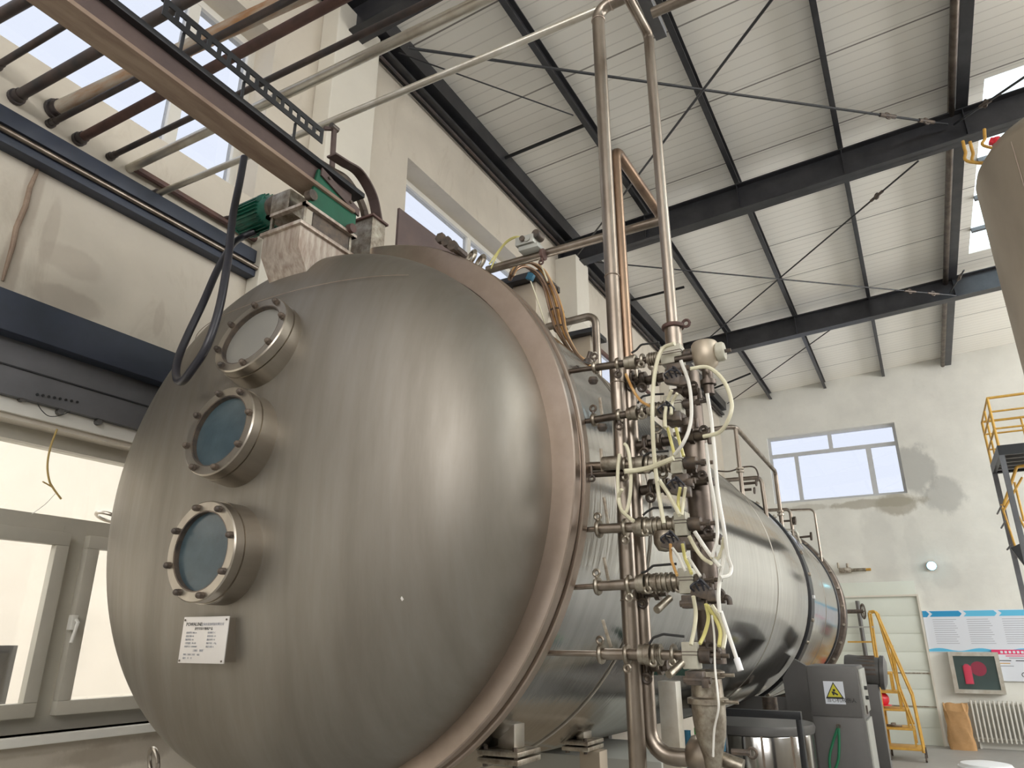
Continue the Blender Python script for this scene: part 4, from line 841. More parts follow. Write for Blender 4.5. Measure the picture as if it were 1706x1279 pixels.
cc = at(905, 424, 'y', 2.27); MB().cyl(cc-V((.006, 0, 0)), cc+V((.006, 0, 0)), .025, n=18).torus(cc+V((0, -.02, -.045)), (0, 1, 0), .009, .004, 12, 6).cyl(cc, cc+V((0, -.02, -.04)), .004, n=8).build('clamp', 'redpipe', o)
H(((818, 447), (828, 425), (842, 406), (858, 396), (870, 398), (878, 404)), 'yellow_hose', 'thin pale yellow hose looping into the box valve, outer one', .0032, y=2.26)
H(((815, 440), (830, 418), (846, 400), (862, 394), (876, 400)), 'yellow_hose', 'thin pale yellow hose looping into the box valve, inner one', .0032, y=2.3)
H(((884, 468), (892, 490), (902, 520), (910, 548)), 'cream', 'thin pale hose hanging behind the amber bundle', .0032, y=2.8)
H(((898, 432), (905, 450), (912, 468)), 'cream', 'thin pale hose dropping from the box valve', .0032, y=2.28)
o = MB().box(at(884, 461, 'y', 2.6), (.035, .02, .035), Matrix.Rotation(.5, 3, 'Y'), .003).build('hose_connector', 'brblue'); tag(o, 'small teal connector beside the amber hose bundle', 'connector')
o = thing('elbow_pipe', at(905, 546, 'y', 3.0), 'bent steel pipe rising from the shell left of the tallest pipe', 'pipe')
ye = 3.0; pA = at(903, 548, 'y', ye); pB = at(992, 524, 'y', ye); pC = at(1004, 640, 'y', ye)
MB().tube(fillet([pA-V((.1, 0, 0)), pB, V((pB.x+.0, ye, pC.z-.08))], .05), .0195, 16).build('tube', 'pipe', o)
sg_ = at(978, 605, 'y', 2.5); o = thing('shell_sensor', sg_, 'small dark sensor on the tank shell where the amber hoses end', 'sensor')
MB().lathe([(0, 0), (.018, .002), (.018, .012), (.01, .02), (.01, .05), (0, .05)], sg_, (.3, 0, .8), 16).build('body', 'fit_dk', o); MB().bb(sg_+V((.02, 0, .02)), sg_+V((.04, .02, .045)), .003).build('block', 'lightpipe', o)
# brown pipe along the left wall
wp = at(955, 545, 'x', XW+.10); tag(MB().tube([(XW+.10, 5.9, wp.z), (XW+.10, 9.6, wp.z)], .028, 12).build('wall_pipe', 'redpipe'), 'brown pipe along the left wall, visible behind the amber hoses', 'pipe')
# wall-side top items over the tank further back
def tp(pts, r, mat, lab, x=-1.12, rad=.05, name='tank_pipe', extra=None):
    P = [at(a, b, 'x', x) if len(c) == 0 else at(a, b, *c) for a, b, *c in pts]; o = thing(name, P[-1], lab, 'pipe'); MB().tube(fillet(P, rad), r, 14).build('tube', mat, o)
    return o, P
XT = -1.22
n_ = at(1224, 710, 'x', XT); f_ = at(1293, 797, 'x', XT); l_ = V((n_.x-.55, n_.y, n_.z))
o = thing('tank_top_pipe', l_, 'long bent pipe above the polished tank, ending left of the end window', 'pipe')
f_.z = n_.z-.02; MB().tube(fillet([l_, n_, f_, V((f_.x, f_.y, 2.55))], .07), .022, 14).build('tube', 'pipe', o)
MB().cyl(n_-V((0, -.02, .02)), V((n_.x, n_.y+.02, 2.45)), .018, n=14).build('leg', 'pipe', o)
cz = at(1234, 785, 'x', XT).z
MB().cyl((n_.x, n_.y+.02, cz-.014), (n_.x, n_.y+.02, cz+.0), .033, n=16).cyl((n_.x, n_.y+.02, cz+.012), (n_.x, n_.y+.02, cz+.026), .033, n=16).build('clamp', 'fit', o)
cz2 = at(1297, 853, 'x', XT).z; MB().cyl((f_.x, f_.y, cz2-.02), (f_.x, f_.y, cz2), .036, n=16).cyl((f_.x, f_.y, cz2+.015), (f_.x, f_.y, cz2+.035), .036, n=16).build('clamp', 'fit', o)
def g(px, py, y): return at(px, py, 'y', y)
yA = n_.y+.3
o = thing('valve_pipe', g(1270, 800, yA), 'bent pipe with two handwheels on the tank, near the long pipe leg', 'pipe')
MB().tube(fillet([g(1205, 800, yA), g(1268, 795, yA), g(1280, 880, yA)], .05), .019, 12).build('tube', 'pipe', o)
for (p, q_, c) in (((1234, 806), (1258, 804), (1259, 805)), ((1240, 816), (1252, 815), (1256, 818))):
    MB().cyl(g(*p, yA-.1), g(*q_, yA-.1), .012, n=10).cyl(g(c[0], c[1]-1, yA-.1), g(c[0]+2, c[1]-1, yA-.1), .03, n=16).build('handwheel', 'pipe_dk', o)
MB().tube(smooth([g(1192, 784, yA-.15), g(1215, 785, yA-.15), g(1238, 778, yA-.15), g(1256, 778, yA-.15), g(1263, 790, yA-.15), g(1262, 802, yA-.15)]), .007, 8).build('hose', 'fit_dk', o)
yB = f_.y+.25
o = thing('valve_pipe', g(1325, 880, yB), 'cluster of small bent pipes and handwheels below the end window', 'pipe')
MB().tube(fillet([g(1276, 850, yB), g(1316, 848, yB), g(1322, 893, yB), g(1330, 898, yB)], .05), .018, 12).build('tube', 'pipe', o)
MB().tube(fillet([g(1304, 883, yB), g(1326, 883, yB), g(1334, 905, yB)], .05), .016, 12).build('tube', 'lightpipe', o)
MB().cyl(g(1302, 868, yB), g(1324, 867, yB), .012, n=10).cyl(g(1322, 867, yB), g(1326, 867, yB), .045, n=16).build('handwheel', 'pipe_dk', o)
MB().cyl(g(1332, 895, yB), g(1350, 893, yB), .012, n=10).cyl(g(1350, 893, yB), g(1353, 893, yB), .045, n=16).build('handwheel', 'pipe_dk', o)
o = thing('thin_vent_pipe', g(1360, 850, 9.3), 'thin vent pipe bent over and dropping to the tank end', 'pipe')
MB().tube(fillet([g(1300, 850, 9.3), g(1356, 848, 9.3), g(1369, 935, 9.3)], .06), .013, 10).build('tube', 'pipe', o)
# ------------------------------------------------------------------ under the tank
pp = at(1096, 1143, 'y', 3.0); pq = at(1126, 1143, 'y', 3.0)
tag(MB().bb((pp.x, 3.0, 0), (pq.x, 3.07, pp.z+.02), .004).build('frame_post', 'lightpipe'), 'pale square post left of the steel cone, under the tank', 'post')
bz = at(1060, 1115, 'y', 3.08); b0 = at(1008, 1113, 'y', 3.08); b1 = at(1152, 1124, 'y', 3.08)
tag(MB().bb((b0.x, 3.08, bz.z-.02), (b1.x, 3.13, bz.z+.012), .003).build('frame_rail', 'darkgreen'), 'dark green horizontal rail behind the vertical pipes, under the tank', 'rail')
gbz = at(1158, 1212, 'y', 2.9); o = thing('indicator_tube', gbz, 'bright green and blue tubes standing beside the pale post', 'tube')
MB().cyl((gbz.x+.012, 2.9, .9), (gbz.x+.012, 2.9, gbz.z), .016, n=14).build('green_tube', 'brgreen', o, 'bright green tube'); MB().cyl((gbz.x-.03, 2.9, .9), (gbz.x-.03, 2.9, gbz.z-.01), .012, n=12).build('blue_tube', 'brblue', o, 'dark blue tube')
ub = [at(x_, y_, 'y', 2.7) for x_, y_ in ((1205, 1182), (1206, 1215), (1205, 1250), (1205, 1290))]; ub.append(V((ub[-1].x, 2.7, 0))); tag(MB().tube(smooth(ub), .008, 8).build('curved_tube', 'brblue'), 'dark blue curved tube right of the steel cone', 'tube')
o = thing('machine_cabinet', (-1.7, 4.0, 0), 'low grey-brown machine cabinet standing under the tank behind the pale post', 'cabinet')
mz = at(1090, 1128, 'y', 3.62).z; mx1 = at(1098, 1200, 'y', 3.62).x
MB().bb((-2.5, 3.62, 0), (mx1, 4.3, min(mz, 1.06)), .01).build('body', 'cabside', o); MB().bb((-2.45, 3.612, .1), (-1.75, 3.621, .98), .003).build('door', 'tanktan', o); MB().bb((-1.72, 3.612, .1), (mx1-.03, 3.621, .98), .003).build('door', 'tanktan', o)
# stainless drum with dark lid
dc = V((-1.08, 5.15, 0)); dz_ = 1.14
o = thing('steel_drum', dc, 'large stainless drum with a dark lid standing under the tank', 'drum')
MB().lathe([(0, .25), (.32, .25), (.335, .28), (.335, dz_-.09), (.33, dz_-.08), (0, dz_-.08)], dc, (0, 0, 1), 64).build('body', 'clad', o)
MB().lathe([(.0, dz_-.08), (.345, dz_-.08), (.352, dz_-.05), (.345, dz_-.03), (.2, dz_+.0), (0, dz_+.01)], dc, (0, 0, 1), 64).build('lid', 'cab', o)
for a in (0, 1, 2, 3): aa = a*PI/2+.78; MB().cyl(dc+V((.26*math.cos(aa), .26*math.sin(aa), 0)), dc+V((.26*math.cos(aa), .26*math.sin(aa), .26)), .03, n=12).build('leg', 'pipe', o)
for a in (-1.3, -.75): MB().bb(dc+V((.335*math.cos(a)-.006, .335*math.sin(a)-.006, .3)), dc+V((.335*math.cos(a)+.006, .335*math.sin(a)+.006, dz_-.08))).build('vertical_strip', 'flange', o)
fz = at(1265, 1189, 'y', 4.6).z; fa = at(1196, 1185, 'y', 4.6).x; fb_ = at(1334, 1192, 'y', 4.6).x
o = tag(MB().bb((fa, 4.6, fz-.02), (fb_, 4.65, fz+.02), .003).bb((fb_-.03, 4.6, 0), (fb_, 4.65, fz-.02), .003).bb((fa, 4.6, 0), (fa+.03, 4.65, fz-.02)).build('drum_frame', 'black'), 'black steel frame standing in front of the stainless drum', 'frame')
for i, (px, lab, rr, yy) in enumerate(((1262, 'pale cylinder vessel seen between drum and tank, left', .16, 6.2), (1300, 'pale cylinder vessel behind the drum, beside the dark column', .12, 7.3))):
    b = at(px, 1190, 'y', yy); tag(MB().lathe([(0, 0), (rr, .01), (rr, .9), (rr*.6, .98), (0, 1.0)], V((b.x, yy, 0)), (0, 0, 1), 32).build('small_vessel', 'lightpipe'), lab, 'vessel')
b = at(1285, 1190, 'y', 6.0); tag(MB().lathe([(.05, 0), (.05, .95), (.075, .96), (.075, 1.0), (.055, 1.01), (.055, 1.2)], V((b.x, 6.0, 0)), (0, 0, 1), 20).build('dark_valve_stub', 'fit_dk'), 'dark bolted pipe stub under the polished tank', 'pipe')
# ------------------------------------------------------------------ control cabinet
cy = 5.5; k0 = at(1341, 1108, 'y', cy); k1 = at(1427, 1106, 'y', cy); cw = k1.x-k0.x; cz_ = k0.z; cdp = .42
o = thing('control_cabinet', ((k0.x+k1.x)/2, cy, 0), 'grey control cabinet with a yellow warning label, right of the tank', 'cabinet')
MB().bb((k0.x, cy, 0), (k1.x, cy+cdp, cz_), .012).build('body', 'cab', o)
sz = at(1380, 1193, 'y', cy).z
MB().bb((k0.x+.01, cy-.006, sz+.003), (k1.x-.01, cy+.001, cz_-.015), .002).build('upper_panel', 'cab', o); MB().bb((k0.x+.01, cy-.006, .05), (k1.x-.01, cy+.001, sz-.003), .002).build('lower_panel', 'cab', o)
dr = MB().bb((k1.x, cy+.03, sz+.02), (k1.x+.012, cy+cdp-.02, cz_-.02), .002).build('side_door', 'cabside', o); MB().bb((k1.x, cy+.03, .06), (k1.x+.012, cy+cdp-.02, sz-.02), .002).build('side_door', 'cabside', o)
for zz in (.25, .6, 1.15): MB().bb((k1.x+.012, cy+.04, zz), (k1.x+.022, cy+.055, zz+.05)).build('hinge', 'fit_dk', o)
for zz in (1.30, 1.24): MB().cyl((k1.x+.012, cy+.15, zz), (k1.x+.03, cy+.15, zz), .012, n=12).build('button', 'inkblack', o)
s0 = at(1376, 1172, 'y', cy-.008); s1 = at(1404, 1135, 'y', cy-.008)
lb = MB().bb((s0.x, cy-.0085, s0.z), (s1.x, cy-.0065, s1.z)).build('warning_label', 'paper', o, 'white label with a black-edged yellow triangle')
ORG[lb.name] = ORG[o.name]
def tri(k, yy, mat):
    cx = (s0.x+s1.x)/2; w2 = (s1.x-s0.x)*.46*k; zc_ = s0.z+(s1.z-s0.z)*.60; hh = (s1.z-s0.z)*.37*k
    MB().prism([(cx-w2, yy, zc_-hh), (cx+w2, yy, zc_-hh), (cx, yy, zc_+hh)], (0, .0004, 0)).build('triangle', mat, lb, shade=False)
tri(1, cy-.0092, 'inkblack'); tri(.78, cy-.0098, 'yl')
cx = (s0.x+s1.x)/2; zc_ = s0.z+(s1.z-s0.z)*.52; MB().cyl((cx, cy-.0103, zc_+.012), (cx, cy-.0098, zc_+.012), .008, n=12).bar((cx-.006, cy-.0101, zc_), (cx+.02, cy-.0101, zc_-.016), .0006, .010, V((0, 0, 1))).bar((cx-.012, cy-.0101, zc_+.004), (cx-.004, cy-.0101, zc_-.018), .0006, .010).build('hand_symbol', 'inkblack', lb)
text_mesh('当心机械伤人', .03, (s0.x+.008, cy-.0085, s0.z+.014), (1, 0, 0), (0, 0, 1), .0008, 'lettering', 'inkblack', lb, depth=.0002, fitw=None)
st = [at(x_, y_, 'y', cy-.012) for x_, y_ in ((1397, 1209), (1388, 1235), (1382, 1262), (1384, 1290))]; st2 = [at(x_, y_, 'y', cy-.014) for x_, y_ in ((1397, 1209), (1398, 1240), (1396, 1268), (1386, 1292))]
o2 = thing('green_strap', st[0], 'green strap hanging in a loop on the front of the control cabinet', 'strap')
MB().tube(smooth(st), .009, 6).tube(smooth(st2), .009, 6).build('band', 'strap', o2); MB().cyl(st[0]+V((0, -.01, 0)), st[0]+V((0, .008, 0)), .014, n=12).build('hook', 'fit_dk', o2)
mo = at(1452, 1118, 'y', 7.4); o = thing('pump_motor', mo, 'dark round motor behind the control cabinet, in front of the ladder', 'motor')
MB().lathe([(0, -.22), (.11, -.21), (.12, -.18), (.12, .06), (.14, .07), (.14, .10), (.09, .12), (0, .12)], mo+V((0, 0, 0)), (1, 0, -.1), 28).build('housing', 'cab', o); MB().bb(mo+V((-.2, -.08, -1.3)), mo+V((.04, .08, -.1)), .01).build('stand', 'cab', o)
for k in range(10): a = -1+k*.3; MB().bar(mo+V((-.18, .122*math.cos(a+1.6), .122*math.sin(a+1.6))), mo+V((.04, .122*math.cos(a+1.6), .122*math.sin(a+1.6))), .006, .016).build('cooling_fin', 'pipe_dk', o)
# ------------------------------------------------------------------ end wall: shutter, lamp, boards, hydrant box, radiator
yw = YE
dx0, dx1 = at(1400, 1100, 'y', yw).x-.9, at(1527, 994, 'y', yw).x
dd = struct('door_1', MB().bb((dx0, yw-.012, 0), (dx1, yw-.0, 2.31)), 'shutter')
for k in range(8): zz = .29*k+.26; MB().bb((dx0, yw-.02, zz), (dx1, yw-.011, zz+.275), .002).build('door_panel', 'shutter', dd)
for zz in (1.07, .56): MB().bb((dx0, yw-.026, zz), (dx1, yw-.019, zz+.02)).build('panel_joint', 'fit', dd)
struct('trim_7', MB().bb((dx1, yw-.06, 0), (dx1+.03, yw, 2.34)).bb((dx0, yw-.06, 2.31), (dx1, yw, 2.34)), 'plaster')
pc = at(1428, 1000, 'y', yw-.1); tag(MB().cyl((pc.x, yw-.1, 0), (pc.x, yw-.1, 2.25), .035, n=12).build('door_post', 'cab'), 'dark post in front of the pale door, left of the yellow ladder', 'post')
lc = at(1552, 942, 'y', yw-.10); o = thing('wall_lamp', lc, 'round bright bluish lamp on the end wall above the blue board', 'lamp')
MB().lathe([(0, 0), (.05, .0), (.075, .03), (.08, .06), (0, .09)], lc+V((0, .1, 0)), (0, -1, 0), 24).build('housing', 'cab', o); MB().lathe([(0, 0), (.072, 0), (.066, .03), (.04, .05), (0, .056)], lc+V((0, .035, 0)), (0, -1, 0), 24).build('lens', 'lamp', o)
wv = at(1408, 950, 'y', yw-.1); o = thing('wall_valve', wv, 'small steel valve with an orange tip on the end wall above the door', 'valve')
MB().box(wv, (.2, .1, .09), None, .01).cyl(wv+V((.0, 0, 0)), wv+V((.34, 0, -.0)), .03, n=12).cyl(wv+V((-.1, 0, .04)), wv+V((-.1, 0, .14)), .02, n=10).cyl(wv+V((.05, 0, .04)), wv+V((.05, 0, .12)), .025, n=10).cyl(wv+V((.1, 0, 0)), wv+V((.1, .1, 0)), .02, n=8).build('body', 'fit', o); MB().cyl(wv+V((.34, 0, 0)), wv+V((.42, 0, 0)), .024, n=10).build('tip', 'yellow', o)
# information board
i0 = at(1547, 1083, 'y', yw-.01); i1 = at(1536, 1018, 'y', yw-.01); ix0 = i1.x; ix1 = ix0+2.05; iz0, iz1 = 1.41, 2.07
o = thing('information_board', (ix0+1, yw-.01, iz0), 'wide white board with blue arrow header on the end wall above the radiator', 'sign')
MB().bb((ix0, yw-.014, iz0), (ix1, yw-.001, iz1)).build('panel', 'paper', o)
nA = 4; aw = (ix1-ix0-.08)/nA
MB().prism([(ix0, yw-.016, iz1-.105), (ix0+.06, yw-.016, iz1-.105), (ix0+.10, yw-.016, iz1-.055), (ix0+.06, yw-.016, iz1-.005), (ix0, yw-.016, iz1-.005)], (0, .002, 0)).build('header_arrow', 'blue', o, shade=False)
for k in range(nA):
    a = ix0+.10+k*aw; b = a+aw-.02
    MB().prism([(a, yw-.0165, iz1-.10), (b-.04, yw-.0165, iz1-.10), (b, yw-.0165, iz1-.055), (b-.04, yw-.0165, iz1-.01), (a, yw-.0165, iz1-.01), (a+.045, yw-.0165, iz1-.055)], (0, .002, 0)).build('header_arrow', 'lightblue' if k else 'blue', o, shade=False)
    for j in range(12):
        ln = aw*(.78-.1*((j*7+k*3) % 4)/3); MB().bb((a+.03, yw-.0155, iz1-.15-j*.034), (a+.03+ln*.9, yw-.0138, iz1-.143-j*.034)).build('text_line', 'ink', o, shade=False)
wv_ = [V((ix0+(ix1-ix0)*k/40, yw-.016, iz0+.045+.022*math.sin(k*.55))) for k in range(41)]
MB().prism([V((ix0, yw-.016, iz0+.012))]+wv_+[V((ix1, yw-.016, iz0+.012))], (0, .002, 0)).build('wave_border', 'lightblue', o, shade=False)
# hydrant cabinet
h0 = at(1594, 1154, 'y', yw-.12); h1 = at(1650, 1087, 'y', yw-.12)
o = thing('hydrant_cabinet', h0, 'white framed fire cabinet with red things behind its glass, under the blue board', 'cabinet')
zb_, zt1 = at(1620, 1155, 'y', yw-.12).z, at(1620, 1086, 'y', yw-.12).z
MB().bb((h0.x-.02, yw-.10, zb_), (h1.x+.10, yw, zt1)).build('box', 'cabside', o)
W0, W1 = h0.x-.02, h1.x+.10
fr_ = MB(); t_ = .06; fr_.bb((W0, yw-.13, zb_), (W1, yw-.10, zb_+t_)).bb((W0, yw-.13, zt1-t_), (W1, yw-.10, zt1)).bb((W0, yw-.13, zb_+t_), (W0+t_, yw-.10, zt1-t_)).bb((W1-t_, yw-.13, zb_+t_), (W1, yw-.10, zt1-t_)); fr_.build('door_frame', 'lightpipe', o)
MB().bb((W0+t_, yw-.113, zb_+t_), (W1-t_, yw-.101, zt1-t_)).build('dark_backing', 'cab', o); 
MB().bb((W0+t_, yw-.124, zb_+t_), (W1-t_, yw-.121, zt1-t_)).build('door_glass', 'skylight', o, shade=False)
o2 = MB().lathe([(0, 0), (.06, 0), (.06, .26), (.02, .3), (0, .3)], (W0+.23, yw-.117, zb_+.14), (0, 0, 1), 16).build('red_extinguisher', 'redsoft', o)
for v in o2.data.vertices: v.co.y *= .12
MB().lathe([(0, 0), (.11, 0), (.11, .004), (0, .006)], ((W0+W1)/2+.04, yw-.112, (zb_+zt1)/2+.06), (0, -1, 0), 24).build('hose_reel', 'redsoft', o)
# pink headed notice
n0_ = at(1662, 1134, 'y', yw-.02); o = thing('safety_notice', n0_, 'white notice with a pink header, right of the fire cabinet', 'sign')
nx0, nx1 = n0_.x+.0, n0_.x+.75; nz1 = at(1690, 1082, 'y', yw-.02).z; nz0 = n0_.z
MB().bb((nx0, yw-.04, nz0), (nx1, yw-.02, nz1)).bb((nx0+.1, yw-.02, nz0+.1), (nx1-.1, yw, nz1-.1)).build('panel', 'paper', o); MB().bb((nx0, yw-.042, nz1-.07), (nx1, yw-.04, nz1)).build('header', 'pink', o)
for j, (a, b, mt) in enumerate(((.18, .5, 'pink'), (.22, .48, 'ink'), (.05, .24, 'inkblack'), (.3, .6, 'inkblack'), (.07, .22, 'yellow'), (.07, .26, 'ink'))):
    zz = nz1-(.10, .13, .17, .17, .21, .25)[j]; MB().bb((nx0+a, yw-.0415, zz), (nx0+b, yw-.0395, zz+.012)).build('text_line', mt, o, shade=False)
for k in range(9): MB().bb((nx0+.12+k*.055, yw-.0435, nz1-.055), (nx0+.155+k*.055, yw-.0415, nz1-.018)).build('text_block', 'paper', o, shade=False)
text_mesh('C', .11, (nx0+.33, yw-.0405, nz0+.06), (1, 0, 0), (0, 0, 1), .001, 'letter', 'inkblack', o)
# radiator
rz0, rz1 = .10, .70; rx0 = at(1622, 1200, 'y', yw-.1).x
o = thing('radiator', (rx0+.5, yw-.08, rz0), 'white ribbed radiator under the notice on the end wall', 'radiator')
for k in range(16):
    x_ = rx0+k*.062; MB().bb((x_, yw-.15, rz0+.0), (x_+.026, yw-.06, rz1), .008).build('rib', 'rad', o)
MB().cyl((rx0-.03, yw-.085, rz0+.05), (rx0+1.0, yw-.085, rz0+.05), .018, n=10).build('header_pipe', 'rad', o); MB().cyl((rx0-.03, yw-.085, rz1-.05), (rx0+1.0, yw-.085, rz1-.05), .018, n=10).build('header_pipe', 'rad', o); MB().bb((rx0+.02, yw-.08, 0), (rx0+.05, yw-.01, rz0+.03)).build('foot', 'rad', o)
b0 = at(1570, 1171, 'y', yw-.03); b1 = at(1602, 1240, 'y', yw-.03)
tag(MB().bb((b0.x, yw-.02, .06), (b0.x+.03, yw, b0.z)).bb((b0.x+.03, yw-.02, b0.z-.03), (b0.x+.40, yw, b0.z)).bb((b0.x+.03, yw-.016, .06), (b0.x+.4, yw, b0.z-.03)).build('wall_board', 'rad'), 'pale board leaning on the end wall behind the brown paper sack', 'board')
# paper sack
sc = at(1604, 1245, 'z', 0); sc.y = yw-.30; sc = at(1604, 1243, 'y', yw-.32); sc.z = 0
pr = []; mb = MB(); n = 28; rings = []
for i in range(13):
    h = .66*i/12; row = []
    for k in range(n):
        a = 2*PI*k/n; rx = .17*(1+.06*math.sin(h*9+1)-.05*(i == 12)); ry = .10*(1+.05*math.cos(h*7)) * (1 if i < 11 else (.55 if i == 11 else .2))
        c_, s_ = math.cos(a), math.sin(a); e = .55
        row.append(mb.bm.verts.new((sc.x+rx*abs(c_)**e*math.copysign(1, c_)+.012*math.sin(h*20+k), sc.y+ry*abs(s_)**e*math.copysign(1, s_)+.006*math.sin(k*2+h*15), h+.01*math.sin(k*1.7)*(i > 0))))
    rings.append(row)
for a, b in zip(rings, rings[1:]):
    for k in range(n): mb.bm.faces.new((a[k], a[(k+1) % n], b[(k+1) % n], b[k]))
mb.bm.faces.new(rings[0]); mb.bm.faces.new(rings[-1])
tag(mb.build('paper_sack', 'bag'), 'brown paper sack standing on the floor left of the radiator', 'sack')
wb = at(1642, 1270, 'z', .30); o = thing('white_bucket', (wb.x, wb.y, 0), 'white rounded container on the floor at the bottom right edge', 'container')
MB().lathe([(0, 0), (.24, 0), (.27, .10), (.28, .24), (.25, .29), (.12, .31), (0, .31)], (wb.x, wb.y, 0), (0, 0, 1), 32).build('body', 'white', o); MB().torus((wb.x, wb.y, .25), (0, 0, 1), .275, .012, 32, 8).build('rim', 'white', o)
# ------------------------------------------------------------------ yellow step ladder (rolling)
yl0, yl1 = 12.45, 12.95
o = thing('step_ladder', (at(1500, 1262, 'y', yl0).x, 12.7, 0), 'yellow rolling step ladder between the control cabinet and the pale door', 'ladder')
def L2(px, py, y=yl0): return at(px, py, 'y', y)
steps = ((1440, 1478, 1120), (1456, 1484, 1121), (1455, 1498, 1152), (1457, 1511, 1181), (1459, 1523, 1212), (1464, 1538, 1245))
topx, botx = L2(1455, 1018).x, L2(1545, 1262).x
for k, (a, b, py) in enumerate(steps):
    p = L2(a, py); q = L2(b, py); 
    if k == 0: continue
    MB().bb((p.x, yl0, p.z-.015), (q.x, yl1, p.z+.012), .003).build('step', 'yellow', o)
    nx = L2(b, py); zlow = L2(steps[k+1][1], steps[k+1][2]).z if k+1 < len(steps) else .12
    for yy in (yl0, yl1-.025): MB().bb((nx.x-.025, yy, zlow), (nx.x, yy+.025, p.z), .003).build('riser_bar', 'yellow', o)
for yy in (yl0, yl1-.02):
    tl = L2(1447, 1022); tr_ = L2(1462, 1018); bt = L2(1480, 1258); 
    MB().tube(fillet([V((L2(1447, 1019).x, yy, L2(1447, 1019).z)), V((L2(1457, 1017).x, yy, L2(1457, 1017).z)), V((L2(1519, 1158).x, yy, L2(1519, 1158).z)), V((L2(1541, 1262).x, yy, .12))], .03), .016, 10).build('handrail', 'yellow', o)
    MB().tube([V((L2(1447, 1020).x, yy, L2(1447, 1020).z)), V((L2(1482, 1258).x, yy, .12))], .016, 10).build('upright', 'yellow', o)
    MB().tube([V((L2(1460, 1020).x, yy, L2(1460, 1020).z)), V((L2(1498, 1150).x, yy, L2(1498, 1150).z)), V((L2(1522, 1212).x, yy, L2(1522, 1212).z))], .013, 10).build('brace_bar', 'yellow', o)
    MB().tube([V((L2(1484, 1075).x, yy, L2(1484, 1075).z)), V((L2(1497, 1152).x, yy, L2(1497, 1152).z))], .013, 10).build('brace_bar', 'yellow', o)
for py in (1044, 1069, 1095):
    p = L2(1410, py); q = L2(1455, py); MB().bb((p.x, yl0+.2, p.z-.012), (q.x, yl0+.23, p.z+.012)).build('platform_bar', 'yellow' if py > 1050 else 'cabside', o)
for x_ in (L2(1484, 1262).x, L2(1543, 1262).x):
    for yy in (yl0, yl1-.03): MB().cyl((x_-.012, yy+.012, .05), (x_+.012, yy+.012, .05), .05, n=16).bar((x_, yy+.012, .05), (x_, yy+.012, .14), .03, .02).build('caster', 'fit_dk', o)
vw = L2(1438, 1018); o = thing('handwheel_valve', vw, 'small black handwheel above the yellow ladder', 'handwheel')
MB().torus(vw, (1, .35, 0), .105, .012, 28, 8).bar(vw+V((0, 0, -.1)), vw+V((0, 0, .1)), .012, .012).bar(vw+V((-.03, .09, 0)), vw+V((.03, -.09, 0)), .012, .012).build('wheel', 'fit_dk', o); MB().cyl(vw, vw-V((.42, 0, 0)), .03, n=12).build('stem', 'fit_dk', o)
rb = L2(1466, 1167, 12.6); hb = at(1466, 1177, 'y', 12.6)
zs = L2(1457, 1181).z+.012
o = thing('red_helmet', (rb.x, 12.6, zs), 'shiny red helmet lying on a step of the yellow ladder', 'helmet')
MB().sphere((rb.x, 12.6, zs+.12), .13, 1.0, .9, .85, 24).build('shell', 'red', o); MB().lathe([(.10, 0), (.15, .004), (.15, .014), (.1, .018)], (rb.x, 12.6, zs+.03), (0, 0, 1), 28, closed=True).build('brim', 'red', o)
tl_ = L2(1490, 1209, 12.6); o = thing('hand_tool', (tl_.x, 12.6, 0), 'small grey tool lying on the second lowest ladder step', 'tool')
zs = L2(1459, 1212).z+.012; MB().bb((tl_.x-.1, 12.58, zs), (tl_.x+.1, 12.62, zs+.03), .005).bb((tl_.x-.04, 12.54, zs), (tl_.x+.02, 12.68, zs+.05), .008).build('body', 'pipe', o)
# ------------------------------------------------------------------ access platform, right
yP0, yP1 = 11.0, 12.3; xP = at(1663, 752, 'y', yP0).x; zP = at(1663, 752, 'y', yP0).z; xPe = xP+2.2
o = thing('access_platform', (xP+1, 11.6, 0), 'black steel platform with yellow railings at the right edge, before the end wall', 'platform')
MB().bb((xP, yP0, zP-.05), (xPe, yP0+.05, zP+.08)).bb((xP, yP1-.05, zP-.05), (xPe, yP1, zP+.08)).bb((xP, yP0+.05, zP-.05), (xP+.05, yP1-.05, zP+.08)).bb((xP+.05, yP0+.05, zP+.0), (xPe, yP1-.05, zP+.03)).build('deck', 'black', o)
for k in range(4): yy = yP0+.25+k*.25; MB().bb((xP+.05, yy, zP-.05), (xPe, yy+.05, zP)).build('joist', 'cab', o)
for yy in (yP0, yP1-.06):
    MB().bb((xP, yy, 0), (xP+.06, yy+.06, zP-.05)).build('column', 'greypanel', o)
hR = at(1643, 669, 'y', yP0).z-zP
hR = max(.55, min(.8, hR))
for yy in (yP0+.02, yP1-.02):
    MB().tube(fillet([(xP+.02, yy, zP), (xP+.02, yy, zP+hR+.05), (xPe, yy, zP+hR+.05)], .02), .018, 10).build('railing', 'yellow', o)
    for fz_ in (.38, .72): MB().cyl((xP+.02, yy, zP+.05+hR*fz_), (xPe, yy, zP+.05+hR*fz_), .013, n=10).build('rail', 'yellow', o)
    for xx in (.5, 1.2): MB().cyl((xP+xx, yy, zP+.08), (xP+xx, yy, zP+hR+.05), .014, n=10).build('rail_post', 'yellow', o)
for fz_ in (.38, .72, 1.0): MB().cyl((xP+.02, yP0, zP+.05+hR*fz_), (xP+.02, yP1, zP+.05+hR*fz_), .013, n=10).build('rail', 'yellow', o)
MB().cyl((xP+.02, (yP0+yP1)/2, zP+.08), (xP+.02, (yP0+yP1)/2, zP+hR+.05), .014, n=10).build('rail_post', 'yellow', o)
ys = 11.6
def Q(px, py, y=ys): return at(px, py, 'y', y)
